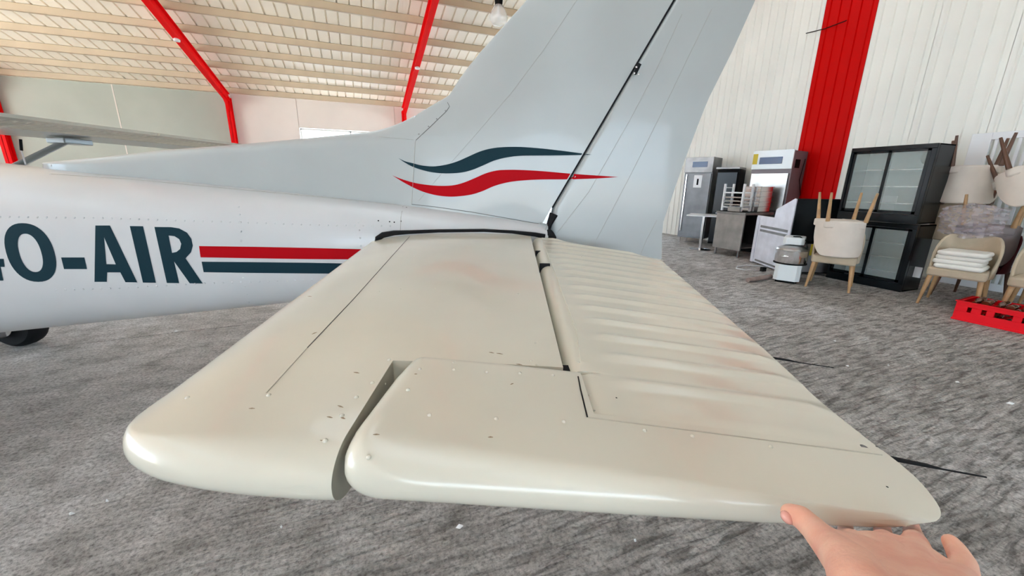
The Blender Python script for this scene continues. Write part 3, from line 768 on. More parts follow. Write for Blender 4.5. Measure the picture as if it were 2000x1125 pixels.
# rudder horn / boot and hinge hardware
p = pl(1072, 440, YC-.05)
bt = MB(); 
bt.tube([pl(1082, 418, YC-.03), pl(1073, 438, YC-.035), pl(1069, 452, YC-.05)], [.022, .014, .012], 10)
bt.tube([pl(1070, 450, YC-.06), pl(1075, 458, YC-.07), pl(1083, 466, YC-.09)], [.014, .02, .012], 10)
part('rudder_horn', bt, rubber, rud)
bk = MB()
a, b_ = pl(1249, 125, YC-.05), pl(1240, 144, YC-.05)
bk.tube([a, b_], [.011, .011], 4); part('hinge_bracket', bk, rubber, fin, smooth=False)
bk = MB()
for q in ((1243, 131), (1239, 143), (1247, 145)): bk.dome(pl(q[0], q[1], YC-.063), (0, -1, 0), .0045, .5)
part('hinge_bolts', bk, chrome, fin, kind='stuff')
part('tail_fairing_edge', MB().tube([pl(1055, 436, YC-.08), pl(1068, 440, YC-.07), pl(1066, 450, YC-.07)], .0045, 6), paint, fus)
# rubber seal
ps = [pl(x, y, lerp(x, [733, 800, 1064], [1.735, 1.765, 1.83])) for x, y in seal]
part('root_seal', MB().tube(ps, [.004, .012, .013, .011, .0085, .0075, .007, .0075, .010, .012], 8), rubber, stab)
mb_ = MB(); sc = cast(T_all, 784, 455)
if sc: mb_.dome(sc[0]+sc[1]*.004, sc[1], .009, .5, 10); part('fairing_screw', mb_, chrome, fus)

# --- high wing on the far side, strut, wheel
def wing():
    mb = MB(); vs = []; fs = []; nx = 18; Y0, Y1 = YC+.1, YC+5.5
    st = [Y0 + (Y1-Y0)*i/12 for i in range(13)]
    for y in st:
        t = max(0, (y - (YC+2.6))/2.9); xl, xt = -5.62 + .22*t, -4.08 - .08*t; ch = xt-xl; zc = 1.80 + .010*(y-YC)
        row = [xl + ch*(i/(nx-1))**1.5 for i in range(nx)]
        for x in reversed(row): vs.append((x, y, zc + .115*naca((x-xl)/ch)))
        for x in row[1:]: vs.append((x, y, zc - .055*naca((x-xl)/ch)))
    n = 2*nx-1
    for j in range(len(st)-1):
        for i in range(n): fs.append((j*n+i, j*n+(i+1)%n, (j+1)*n+(i+1)%n, (j+1)*n+i))
    fs += [tuple(range(n)), tuple((len(st)-1)*n+i for i in range(n))[::-1]]
    return mb.add(vs, fs)
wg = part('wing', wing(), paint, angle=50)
def flap(ya, yb, bw, name):
    mb = MB(); vs = []; fs = []; n = int((yb-ya)/bw)*6
    for i in range(n+1):
        y = ya + (yb-ya)*i/n; ph = (y-ya)/bw % 1; h = .012*math.exp(-((ph-.5)/.2)**2)
        zc = 1.80 + .010*(y-YC)
        vs += [(-4.52, y, zc-.045-h*.3), (-4.40, y, zc-.040-h), (-4.17, y, zc-.016-h), (-4.15, y, zc-.014), (-4.06, y, zc-.004), (-4.04, y, zc+.022), (-4.10, y, zc+.03), (-4.52, y, zc+.05)]
    for i in range(n):
        for k in range(8): fs.append((i*8+k, i*8+(k+1)%8, (i+1)*8+(k+1)%8, (i+1)*8+k))
    fs += [tuple(range(8)), tuple(n*8+k for k in range(8))[::-1]]
    return part(name, mb.add(vs, fs), cream, wg, smooth=False)
flap(YC+.55, YC+2.75, .085, 'flap'); flap(YC+2.79, YC+5.3, .085, 'aileron')
def strut():
    a, b_ = Vector((-4.92, 4.55, 1.745)), Vector((-4.9, YC+.5, .62)); d = (b_-a).normalized(); ux = Vector((1, 0, 0)); uz = d.cross(ux)
    mb = MB(); vs = []
    for p in (a, b_):
        for k in range(14):
            an = 2*math.pi*k/14; vs.append(p + ux*math.cos(an)*.065 + uz*math.sin(an)*.022)
    return mb.add(vs, [(k, (k+1)%14, 14+(k+1)%14, 14+k) for k in range(14)] + [tuple(range(14)), tuple(range(14, 28))])
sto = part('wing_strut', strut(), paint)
part('strut_cuff', MB().box((-5.02, 4.42, 1.705), (-4.82, 4.72, 1.765)), paint, sto, smooth=False, bevel=.01)
tp = pl(40, 272, 3.6); tq = pl(42, 294, 3.6); tr = pl(50, 321, 3.55)
td = part('tie_down', MB().tube([tp, tq], .010, 8), rubber, wg); part('tie_down_cord', MB().tube([tq, tr], .005, 6), plasw, td)
def wheel(cx, cy, r, w_):
    c = Vector((cx, cy, r))
    t = part('wheel', MB().lathe([(r*.55, -w_/2), (r*.85, -w_/2), (r*.97, -w_*.34), (r, -w_*.15), (r, w_*.15), (r*.97, w_*.34), (r*.85, w_/2), (r*.55, w_/2)], c, 32, 'y'), rubber)
    part('hub', MB().lathe([(.02, -w_*.5), (r*.3, -w_*.5), (r*.33, -w_*.35), (r*.54, -w_*.3), (r*.56, -w_*.42), (r*.57, w_*.4), (.02, w_*.4)], c, 24, 'y'), applw, t)
    part('brake_disc', MB().lathe([(.03, -w_*.75), (r*.45, -w_*.75), (r*.45, -w_*.68), (.03, -w_*.68)], c, 24, 'y'), chrome, t)
    return t
wp = plz(48, 673, 0)
wheel(wp.x, wp.y, .205, .15); wheel(wp.x, 2*YC-wp.y, .205, .15); wheel(-5.9, YC, .18, .13)
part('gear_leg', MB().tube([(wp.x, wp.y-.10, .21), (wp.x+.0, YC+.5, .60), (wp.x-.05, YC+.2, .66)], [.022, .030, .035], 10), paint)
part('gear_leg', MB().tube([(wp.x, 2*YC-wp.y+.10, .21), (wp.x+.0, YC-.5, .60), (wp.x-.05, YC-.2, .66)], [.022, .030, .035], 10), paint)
part('nose_gear_leg', MB().tube([(-5.9, YC, .2), (-5.95, YC, .65)], [.025, .03], 10), steeld)
# brake caliper seen low on the far wheel
bc = plz(14, 672, .10); 
part('brake_caliper', MB().box((wp.x-.13, wp.y-.15, .10), (wp.x-.02, wp.y-.08, .24)), steeld, smooth=False)

# ================================================================ HAND
def hand():
    P = lambda x, y, d: pl(x, y, d)
    chains = [
        # thumb: tip on top of the rounded edge
        ([P(1545, 1003, .302), P(1566, 1011, .294), P(1592, 1036, .277), P(1624, 1070, .250), P(1668, 1112, .215)], [.0092, .0106, .0114, .0135, .0175]),
        ([P(1690, 1078, .262), P(1668, 1056, .295), P(1658, 1050, .335), P(1652, 1036, .375), P(1652, 1020, .405)], [.0125, .0102, .0092, .0084, .0074]),
        ([P(1735, 1080, .268), P(1729, 1059, .300), P(1727, 1052, .345), P(1724, 1036, .385), P(1724, 1020, .415)], [.0130, .0112, .0102, .0090, .0076]),
        ([P(1792, 1088, .268), P(1788, 1062, .294), P(1786, 1052, .332), P(1782, 1036, .370), P(1780, 1020, .400)], [.0128, .0108, .0098, .0086, .0074]),
        ([P(1880, 1132, .250), P(1882, 1100, .268), P(1868, 1074, .282), P(1857, 1058, .288)], [.0115, .0096, .0084, .0070]),
        ([P(1690, 1080, .260), P(1700, 1130, .225), P(1745, 1230, .165)], [.0135, .0165, .0185]),
        ([P(1735, 1082, .266), P(1745, 1130, .228), P(1775, 1235, .165)], [.0138, .0165, .0190]),
        ([P(1790, 1090, .266), P(1800, 1135, .228), P(1810, 1240, .165)], [.0135, .0160, .0190]),
        ([P(1876, 1130, .248), P(1864, 1150, .222), P(1845, 1245, .165)], [.0120, .0150, .0185]),
        ([P(1668, 1112, .215), P(1690, 1160, .19), P(1745, 1235, .160)], [.0175, .0190, .0190]),
        ([P(1760, 1215, .175), P(1790, 1240, .16), P(1800, 1250, .155)+Vector((.06, -.06, -.045)), P(1800, 1250, .155)+Vector((.19, -.20, -.15))], [.024, .025, .026, .036]),
        ([P(1830, 1215, .175), P(1840, 1240, .16), P(1840, 1250, .155)+Vector((.06, -.06, -.045)), P(1840, 1250, .155)+Vector((.19, -.20, -.15))], [.022, .024, .026, .036]),
        ([P(1637, 1066, .252), P(1668, 1070, .265), P(1700, 1064, .278), P(1745, 1068, .280), P(1795, 1082, .276), P(1850, 1122, .250)], [.0120, .0120, .0115, .0115, .0112, .0115]),
        ([P(1645, 1085, .240), P(1700, 1090, .255), P(1745, 1096, .258), P(1795, 1104, .256), P(1850, 1135, .245)], [.0130, .0135, .0135, .0130, .0120]),
    ]
    mb = MB()
    for path, rs in chains:
        # sample the chain with overlapping spheres
        for (a, ra), (b_, rb_) in zip(zip(path[:-1], rs[:-1]), zip(path[1:], rs[1:])):
            L = (b_-a).length; n_ = max(2, int(L/.003))
            for i in range(n_+1):
                t = i/n_; c = a.lerp(b_, t); r = ra+(rb_-ra)*t
                prof_ = [(r*math.sin(math.pi*k/8)+1e-5, -r*math.cos(math.pi*k/8)) for k in range(9)]
                mb.lathe(prof_, c, 12)
    return mb
hand_root = thing('person', 'bare right hand with thumb on top of the elevator tip, fingers tucked underneath', 'person', ROT @ Vector((.36, .25, .99)), -YAW)
hb_off = Vector((.36, .25, .99))
ho = mesh_obj('hand', hand(), skin, hand_root, False, hb_off)
rm = ho.modifiers.new('remesh', 'REMESH'); rm.mode = 'VOXEL'; rm.voxel_size = .0016; rm.use_smooth_shade = True
smo = ho.modifiers.new('smooth', 'SMOOTH'); smo.iterations = 14; smo.factor = .6
A0 = pl(1820, 1250, .155); SA, SB, SC = A0 + Vector((.15, -.157, -.118)), A0 + Vector((.24, -.26, -.19)), A0 + Vector((.40, -.44, -.16))
mesh_obj('sleeve', MB().tube([SA, SA + (SB-SA)*.05, SB, SC], [.046, .050, .056, .066], 20), mat('dark_cloth', (.03, .035, .05), .9, bump=.2, bscale=60), hand_root, True, hb_off)
# thumb nail on the left flank of the tip
nm_ = MB(); c = pl(1538, 1011, .297); 
Mn = Matrix.Translation(c) @ Matrix.Rotation(math.radians(-48), 4, 'Y') @ Matrix.Diagonal((.0050, .0062, .0066, 1))
nm_.lathe([(math.sin(math.pi*k/8)+1e-4, -math.cos(math.pi*k/8)) for k in range(9)], (0, 0, 0), 14).xf(Mn)
mesh_obj('thumb_nail', nm_, nailm, hand_root, True, hb_off)

# ================================================================ STORED EQUIPMENT ALONG THE RIGHT WALL (room frame)
def orient(pa, pb):
    """heading whose local +x runs from pa to pb (front edge seen left to right), local +y into the wall"""
    d = pb - pa; return math.atan2(d.y, d.x)
def bx(t, name, m_, a, b_, parent=None, bevel=.004, **k): return mesh_obj(name, MB().box(a, b_), m_, parent or t, bevel=bevel, **k)

# tall steel freezer
pa, pb = wz(1320, 473), wz(1366, 478)
freez = mat('dark_steel', (.20, .21, .22), .45, metal=.7, var=.3, vscale=3)
t = thing('upright_freezer', 'tall brushed steel upright freezer with blue display, nearest the rudder', 'freezer', pa, orient(pa, pb))
W = .62
bx(t, 'body', freez, (0, .04, .14), (W, .62, 2.0)); 
d = bx(t, 'door', freez, (.015, 0, .17), (W-.015, .04, 1.64)); bx(t, 'handle', chrome, (.06, -.035, .3), (.085, -.01, 1.62), d)
cp = bx(t, 'control_panel', steeld, (0, -.005, 1.66), (W, .04, 2.0)); bx(t, 'display', blue, (.17, -.012, 1.78), (.50, -.004, 1.90), cp)
bx(t, 'notice', plasw, (.24, -.004, 1.32), (.42, .001, 1.60), d, 0); bx(t, 'notice_mark', blackm, (.31, -.006, 1.38), (.35, -.003, 1.52), d, 0)
for x, y in ((.05, .08), (W-.05, .08), (.05, .56), (W-.05, .56)): mesh_obj('foot', MB().lathe([(.02, 0), (.02, .14)], (x, y, 0), 10), chrome, t)
# dark cabinet behind the rack
c0 = wz(1381, 476)
t = thing('dark_cabinet', 'black glass-fronted cabinet in shadow right of the tall freezer', 'cabinet', pa + (pb-pa).normalized()*.72, orient(pa, pb))
bx(t, 'body', blackm, (0, .05, .05), (.46, .5, 1.72)); dd = bx(t, 'door', black, (.02, .0, .1), (.42, .05, 1.66)); bx(t, 'handle', chrome, (.10, -.03, .75), (.40, -.01, .775), dd)
bx(t, 'top_tray', steeld, (-.02, -.02, 1.73), (.46, .5, 1.77))
# small white cafe table
pt = wz(1367, 487)
t = thing('pedestal_table', 'small white-topped table on a chrome column with round foot', 'table', pt)
sc_ = 1
mesh_obj('tabletop', MB().box((-.32, -.32, .735), (.30, .30, .76)).xf(Matrix.Rotation(orient(pa, pb)+.2, 4, 'Z')), plasw, t, bevel=.004)
mesh_obj('column', MB().lathe([(.035, .015), (.035, .735)], (0, 0, 0), 16), chrome, t, True)
mesh_obj('foot', MB().lathe([(.22, 0), (.22, .008), (.20, .014), (.05, .022), (.035, .03)], (0, 0, 0), 28), chrome, t, True)
# steel counter, end panel to the camera
pa, pb = wz(1397, 496), wz(1433, 503)
ang = orient(pa, pb); d_ = (pb-pa).normalized(); 
t = thing('steel_counter', 'low stainless counter on legs with a black worktop, holding pans and tray rack', 'counter', pa, ang)
W, D = .62, .76
# local x along the end panel, local -? : long side runs towards the right of the picture
def ct_box(name, m_, a, b_, parent=None, bevel=.003): return bx(t, name, m_, a, b_, parent, bevel)
ct_box('end_panel', steel, (-.10, 0, .14), (W-.10, .03, .83)); ct_box('end_panel', steeld, (-.10, D-.03, .14), (W-.10, D, .83))
ct_box('back_panel', blackm, (-.10, .03, .14), (-.08, D-.03, .83)); ct_box('shelf', steeld, (-.08, .03, .18), (W-.12, D-.03, .20))
ct_box('worktop', steeld, (-.11, -.02, .83), (W-.08, D+.02, .875)); ct_box('worktop_mat', blackm, (-.07, .02, .875), (W-.12, D-.02, .885))
for x, y in ((-.05, .05), (W-.15, .05), (-.05, D-.05), (W-.15, D-.05)): mesh_obj('leg', MB().lathe([(.022, 0), (.022, .14)], (x, y, 0), 10), steeld, t)
ctM = Matrix.Translation(pa) @ Matrix.Rotation(ang, 4, 'Z')
# pans and trays: shallow tubs with a rim
def pan_mb(w_, d_, h):
    mb = MB(); t_ = .006
    mb.box((.02, .02, 0), (w_-.02, d_-.02, t_))
    for a, b_ in (((.02, .02, 0), (.02+t_, d_-.02, h)), ((w_-.02-t_, .02, 0), (w_-.02, d_-.02, h)), ((.02, .02, 0), (w_-.02, .02+t_, h)), ((.02, d_-.02-t_, 0), (w_-.02, d_-.02, h))): mb.box(a, b_)
    for a, b_ in (((0, 0, h-.008), (w_, .025, h)), ((0, d_-.025, h-.008), (w_, d_, h)), ((0, 0, h-.008), (.025, d_, h)), ((w_-.025, 0, h-.008), (w_, d_, h))): mb.box(a, b_)
    return mb
def place(o, local, extra=0): o.location = ctM @ Vector(local); o.rotation_euler = (0, 0, ang+extra)
o = mesh_obj('steel_pan', pan_mb(.30, .065, .085), steel, None, label='shallow steel pan lying alone on the counter in front of the tray rack', category='pan'); place(o, (.10, -.01, .886))
names = ['lowest', 'second lowest', 'middle', 'second from top of', 'topmost']
for k in range(5):
    lab = {0: 'lowest steel pan of the tall stack on the counter', 1: 'second steel pan up in the stack on the counter', 2: 'middle steel pan of the stack on the counter', 3: 'second steel pan from the top of the counter stack', 4: 'topmost steel pan of the stack on the counter'}[k]
    o = mesh_obj('steel_pan', pan_mb(.36, .38, .095), chrome, None, label=lab, category='pan', group='steel pans stacked on the counter'); place(o, (.15+.004*(k%2), (.34+.004*(k%3)), .886+.095*k))
# white tray rack standing on the counter
rk = thing('tray_rack', 'white metal rack with upright posts standing on the steel counter', 'rack', ctM @ Vector((-.08, .06, .886)), ang)
for x, y in ((0, 0), (.42, 0), (0, .24), (.42, .24)): bx(rk, 'post', plasw, (x, y, 0), (x+.035, y+.035, .52), None, .002)
for y in (0, .24):
    for z in (.06, .34): bx(rk, 'rail', plasw, (.035, y+.005, z), (.42, y+.03, z+.025), None, .002)
for x in (0, .425):
    for z in (.10, .17, .24, .44): bx(rk, 'runner', plasw, (x, .035, z), (x+.03, .24, z+.012), None, .001)
for k, zz in enumerate((.112, .182, .252)):
    lab = ['lowest flat tray in the white rack', 'middle flat tray in the white rack', 'uppermost flat tray in the white rack'][k]
    o = mesh_obj('flat_tray', pan_mb(.375, .225, .022), chrome, None, label=lab, category='tray', group='flat trays in the white rack'); place(o, (-.08+.036, .065, .886+zz))
# blast chiller / oven, tall
pf = wz(1468, 512)
po = Vector((7.35, 4.78, 0)); 
t = thing('tall_oven', 'tall white-fronted catering oven with dark side and small blue display', 'oven', wX(1452, 420, 7.66), 0)
t.location = (7.66, wX(1452, 420, 7.66).y, 0); ang2 = math.radians(-78)
t.rotation_euler = (0, 0, ang2)
W2 = .74
bx(t, 'body', mat('purple_grey_steel', (.20, .18, .20), .5, metal=.3), (.0, .03, .1), (W2, .66, 2.04))
fr_ = bx(t, 'front_panel', applw, (0, 0, 1.70), (W2, .03, 2.06)); bx(t, 'display', blue, (.14, -.008, 1.80), (.56, .0, 1.93), fr_); bx(t, 'sticker', yellow, (.01, -.004, 1.80), (.10, .0, 2.0), fr_, 0)
dd = bx(t, 'door', steel, (.03, -.01, .9), (W2-.03, .03, 1.62)); bx(t, 'handle', chrome, (.05, -.05, 1.28), (.50, -.03, 1.32), dd)
bx(t, 'lower_panel', steeld, (.0, .0, .1), (W2, .03, .88)); bx(t, 'vent_grille', blackm, (W2, .12, 1.72), (W2+.006, .32, 1.88))
mesh_obj('power_cable', MB().tube([(W2+.01, .5, 1.9), (W2+.012, .42, 1.5), (W2+.012, .60, 1.2), (W2+.012, .64, .9)], .006, 6), blackm, t)
mesh_obj('foot', MB().box((.03, .06, 0), (W2-.03, .62, .1)), blackm, t)
# steel cooking unit with sloping upper side
pa, pb = wz(1466, 512), wz(1528, 536)
ang = orient(pa, pb)
t = thing('fryer_cabinet', 'pale steel catering unit with louvred side and stepped sloping top', 'cabinet', pa, ang)
L = (pb-pa).length*.98
side = [(0, .03), (L, .03), (L, 1.18), (L*.97, 1.19), (L*.52, 1.00), (L*.50, .86), (-.03, .86), (-.03, .82), (0, .82)]
mesh_obj('side_panel', MB().prism(side, 0, .02, 'y'), mat('pale_steel', (.74, .77, .86), .4, metal=.15, var=.18, vscale=5), t, bevel=.003)
mesh_obj('body', MB().prism([(x, z) for x, z in side], .02, .72, 'y'), blackm, t)
mesh_obj('corner_post', MB().box((-.02, -.012, .02), (.07, .0, .83)), MATS['pale_steel'], t, bevel=.003)
for z0, z1 in ((.66, .70), (.59, .63), (.06, .09)): bx(t, 'vent_slot', steeld, (.13, -.004, z0), (L-.06, .001, z1), None, .001)
mesh_obj('back_cover', MB().box((L+.0, .02, .55), (L+.02, .7, 1.17)), black, t); bx(t, 'lower_back', steeld, (L, .02, .05), (L+.02, .70, .5)); bx(t, 'sticker', yellow, (L+.02, .34, .32), (L+.024, .56, .50), None, 0)
# spiral dough mixer
pm_ = wz(1541, 551)
t = thing('dough_mixer', 'white and chrome spiral dough mixer standing on the floor', 'mixer', pm_ + Vector((.09, .10, 0)), math.radians(-60))
def octa(w_, d_, c): return [(-w_+c, -d_), (w_-c, -d_), (w_, -d_+c), (w_, d_-c), (w_-c, d_), (-w_+c, d_), (-w_, d_-c), (-w_, -d_+c)]
mesh_obj('base', MB().prism(octa(.16, .26, .05), .035, .27), applw, t, bevel=.004)
mesh_obj('foot', MB().prism(octa(.13, .22, .03), 0, .035), blackm, t)
bw = mesh_obj('bowl', MB().lathe([(.15, .275), (.195, .29), (.20, .32), (.20, .455), (.205, .46), (.205, .47), (.19, .47)], (0, -.06, 0), 32), chrome, t, True)
mesh_obj('bowl_guard', MB().lathe([(.20, .472), (.19, .495), (.12, .53), (.03, .54)], (0, -.06, 0), 32), steel, t, True)
mesh_obj('trim_ring', MB().lathe([(.195, .268), (.208, .27), (.208, .285), (.195, .288)], (0, -.06, 0), 32), blackm, t, True)
bx(t, 'bowl_handle', chrome, (-.10, -.285, .385), (-.02, -.262, .395), bw, .002)
mesh_obj('head', MB().prism(octa(.13, .20, .04), .55, .65).xf(Matrix.Translation((0, .08, 0))), applw, t, bevel=.012)
mesh_obj('neck', MB().box((-.08, .16, .27), (.08, .28, .58)), applw, t, bevel=.01)
mesh_obj('cable', MB().tube([(-.02, .0, .655), (.06, -.04, .665), (.14, -.08, .62), (.17, -.1, .52)], .008, 6), blackm, t, True)
mesh_obj('spiral_hook', MB().tube([(0, -.06, .56), (0, -.06, .50)], .018, 8), steeld, t)
# wooden stick on the floor and plug cable
a, b_ = wz(1460, 547, .035), wz(1505, 540, .035)
mesh_obj('wooden_post', MB().tube([a, b_], [.035, .035], 8), mat('weathered_wood', (.30, .22, .19), .8, var=.4, vscale=9), None, label='short weathered round post lying on the floor by the mixer', category='post')
cp_ = [wz(x, y, .012) for x, y in ((1500, 521), (1478, 519), (1458, 518), (1440, 520), (1438, 524), (1452, 527), (1475, 528), (1484, 527))]
t = thing('extension_cable', 'pale looped electric cable with plug lying on the floor', 'cable', cp_[0])
mesh_obj('wire', MB().tube(cp_, .008, 6), plasw, t, True, cp_[0])
mesh_obj('plug', MB().box((-.03, -.03, 0), (.05, .03, .07)), blackm, t, bevel=.006).location = wz(1489, 530) - cp_[0]

# ---- two sliding-door bottle coolers stacked
CX = 6.72
ya = wX(1795, 425, CX).y; yb = wX(1640, 405, CX).y
Wc = yb - ya
def cooler(name, label, z0, h, x0, lower=False):
    t = thing(name, label, 'cooler', (x0, yb, z0), -math.pi/2)     # local x -> -Y (left to right in the picture), local y -> +X (into the wall)
    D_ = .44; r = .035
    bx(t, 'cabinet', black, (0, .05, 0), (Wc, D_, .02)); bx(t, 'cabinet', black, (0, .05, h-.02), (Wc, D_, h))
    bx(t, 'side_wall', black, (0, .05, 0), (.02, D_, h)); bx(t, 'side_wall', black, (Wc-.02, .05, 0), (Wc, D_, h))
    bx(t, 'back_wall', mat('cooler_lining', (.55, .60, .60), .5), (.02, D_-.02, .02), (Wc-.02, D_, h-.02), None, 0)
    for z in (.22, .42, .62): bx(t, 'shelf', chrome, (.03, .12, h*z/.9), (Wc-.03, D_-.04, h*z/.9+.012), None, 0)
    for a, b_, nm in (((0, 0, h-.055), (Wc, .05, h), 'top_rail'), ((0, 0, 0), (Wc, .05, .11), 'bottom_rail'), ((0, 0, .11), (.03, .05, h-.055), 'stile'), ((Wc-.05, 0, .11), (Wc, .05, h-.055), 'stile')): bx(t, nm, black, a, b_)
    for i in range(2):
        xa, xb = (.03, Wc/2+.02) if i == 0 else (Wc/2-.02, Wc-.05); yo = .02 if i == 0 else .0
        dr = mesh_obj('sliding_door', MB(), black, t); 
        fm = MB(); ww = .035
        for p, q in (((xa, yo, .12), (xa+ww, yo+.018, h-.06)), ((xb-ww, yo, .12), (xb, yo+.018, h-.06)), ((xa, yo, .12), (xb, yo+.018, .12+ww)), ((xa, yo, h-.06-ww*.7), (xb, yo+.018, h-.06))): fm.box(p, q)
        bpy.data.objects.remove(dr); dr = mesh_obj('sliding_door', fm, black, t)
        mesh_obj('pane', MB().box((xa+ww, yo+.006, .12+ww), (xb-ww, yo+.010, h-.06-ww*.7)), glassc, dr)
    return t
t = cooler('bottle_cooler', 'black two-door glass bottle cooler standing on the floor, under its twin', 0, .90, CX + .04)
bx(t, 'paper_sheet', plasw, (.80, .20, .20), (1.0, .22, .34), None, 0)
t = cooler('bottle_cooler', 'black two-door glass bottle cooler stacked on top, lit shelves inside', .915, .99, CX-.02)
bx(t, 'paper_sheet', plasw, (.30, .3, .16), (.52, .31, .34), None, 0)
mesh_obj('fan', MB().lathe([(.02, -.02), (.09, -.02), (.09, .02), (.02, .02)], (.72, .38, .84), 20, 'y'), black, t)

# ---- chairs
def chair_mb(seat_m, leg_m, back_m=None):
    """upholstered chair: local -y is the front; curved wrap-round back"""
    parts = []
    # seat: rounded block
    s = MB(); out = []
    for x, y in ((-.24, -.24), (-.20, -.26), (.20, -.26), (.24, -.24), (.22, .20), (.15, .24), (-.15, .24), (-.22, .20)): out.append((x, y))
    s.prism(out, .36, .46); parts.append(('seat', s, seat_m, .02))
    b_ = MB(); n = 22; vs = []; fs = []
    for i in range(n+1):
        a = -1 + 2*i/n; th = a*math.radians(112)
        rx_, ry_ = .265, .29; ct, stt = math.sin(th), math.cos(th)
        top = .83 - .36*max(0, (abs(a)-.42)/.58)**1.5; bot = .37
        lean = .05
        for r_, (z, ln) in ((0, (bot, 0)), (0, (top, lean)), (.028, (top, lean)), (.028, (bot, 0))):
            vs.append(((rx_-r_)*ct*(1+ln*.6), (ry_-r_)*stt*.92 + .0 + ln, z))
    for i in range(n):
        for k in range(4): fs.append((i*4+k, i*4+(k+1)%4, (i+1)*4+(k+1)%4, (i+1)*4+k))
    fs += [(0,1,2,3), tuple(n*4+k for k in (3,2,1,0))]
    parts.append(('backrest', b_.add(vs, fs), back_m or seat_m, .012))
    for sx, sy in ((-1,-1), (1,-1), (-1,1), (1,1)):
        parts.append(('leg', MB().tube([(sx*.20, sy*.20, .37), (sx*.235, sy*.245, 0)], [.026, .014], 8), leg_m, 0))
    return parts
PROT = {}
def chair(label, pos, rz, kind=('beige', 'wood'), group=None, flip=False, tilt=(0, 0)):
    key = kind
    mats_ = {'beige': fabric, 'pale': fabw, 'taupe': taupe, 'burgundy': burg}[kind[0]]; lm = {'wood': wood, 'dark': woodd}[kind[1]]
    t = thing('dining_chair', label, 'chair', pos, 0, group)
    if key not in PROT:
        ch = []
        for nm, mb, mm, bv in chair_mb(mats_, lm): ch.append(mesh_obj(nm, mb, mm, t, True, bevel=bv, angle=60))
        PROT[key] = t
    else:
        for c_ in PROT[key].children:
            c2 = c_.copy(); COL.objects.link(c2); c2.parent = t
    from mathutils import Euler
    Mr = Matrix.Rotation(rz, 4, 'Z') @ Matrix.Rotation(tilt[0], 4, 'X') @ Matrix.Rotation(tilt[1], 4, 'Y')
    if flip: Mr = Mr @ Matrix.Rotation(math.pi, 4, 'Y')
    t.rotation_euler = Mr.to_euler()
    return t
def face(dx_, dy_): return math.atan2(dx_, -dy_)      # heading for local -y pointing along (dx,dy)
# chair in front of the coolers with an inverted one on it
fl, frr = wz(1575, 560), wz(1655, 572)
dv = (frr-fl).normalized(); nrm = Vector((dv.y, -dv.x, 0)); 
if nrm.x > 0: nrm = -nrm
cc = (fl+frr)/2 - nrm*.245
ch1 = chair('beige upholstered chair in front of the coolers, carrying an upturned chair', (cc.x, cc.y, 0), face(nrm.x, nrm.y))
ang_b = face(nrm.x, nrm.y)
v = nrm
# inverted: its backrest turned to the camera
ct_ = cc + nrm*.02 
chair('upturned pale chair standing on a beige chair, legs in the air', (ct_.x-.02, ct_.y+.02, 1.295), face(-nrm.x, -nrm.y)+.35, ('pale', 'wood'), flip=True)
# right-hand chair with stack of cushions
fl = wz(1791, 592); frr = fl + Vector((.10, -.46, 0)); dv = (frr-fl).normalized(); n2 = Vector((dv.y, -dv.x, 0)); n2 = -n2 if n2.x > 0 else n2
c2 = (fl+frr)/2 - n2*.245
chair('beige chair with four white seat pads piled on it, behind the red crate', (c2.x, c2.y, 0), face(n2.x, n2.y), ('beige', 'wood'))
def cushion_mb():
    mb = MB(); out = [(-.20, -.20), (-.17, -.225), (.17, -.225), (.20, -.20), (.19, .15), (.15, .18), (-.15, .18), (-.19, .15)]
    return mb.prism(out, 0, .052)
cm = None
for k in range(4):
    lab = ['lowest white seat pad on the beige chair', 'second white seat pad from the bottom of the pile', 'third white seat pad from the bottom of the pile', 'topmost white seat pad on the beige chair'][k]
    if cm is None:
        cm = mesh_obj('seat_pad', cushion_mb(), mat('white_pad', (.74, .73, .68), .8), None, True, bevel=.022, angle=60); o = cm
    else: o = cm.copy(); COL.objects.link(o)
    o['label'] = lab; o['category'] = 'cushion'; o['group'] = 'white seat pads piled on the chair'
    o.location = (c2.x + .01*((k*7) % 3-1) + n2.x*.03, c2.y + .012*((k*5) % 3-1)+n2.y*.03, .462 + .051*k); o.rotation_euler = (0, 0, face(n2.x, n2.y) + .05*((k*3) % 3-1))
c3 = c2 + Vector((.12, -.62, 0)); chair('beige chair at the right frame edge beside the seat pads', (c3.x, c3.y, 0), face(n2.x, n2.y)-.05, ('beige', 'wood'))
# pile behind
c4 = c2 + Vector((.66, .10, 0)); chair('burgundy chair on the floor behind the seat pads', (c4.x, c4.y, 0), face(-1, .1), ('burgundy', 'dark'))
c5 = c2 + Vector((.72, -.52, 0)); chair('taupe chair on the floor at the far right, behind the front row', (c5.x, c5.y, 0), face(-1, -.1), ('taupe', 'wood'))
chair('upturned taupe chair in the pile, above the burgundy chair, legs of light wood', (c4.x-.02, c4.y-.0, 1.30), face(1, .25), ('taupe', 'wood'), flip=True)
chair('upturned taupe chair in the pile at the right frame edge', (c5.x-.02, c5.y-.0, 1.30), face(1, -.1), ('taupe', 'wood'), flip=True)
q = wX(1906, 320, 7.40)
chair('beige upturned chair directly right of the coolers, below a pale one', (7.46, q.y, 1.535), face(1, .3), ('beige', 'dark'), flip=True)
chair('pale upturned chair right of the upper cooler, at the top of its column', (7.42, q.y+.02, 2.00), face(1, .45), ('pale', 'dark'), flip=True, tilt=(.05, 0))
q1 = wX(1985, 330, 7.20)
chair('pale chair tipped over on the pile top, seat slanting, before the slatted gate', (7.20, q1.y, 1.90), face(1, .5), ('pale', 'dark'), flip=True, tilt=(.35, .25))
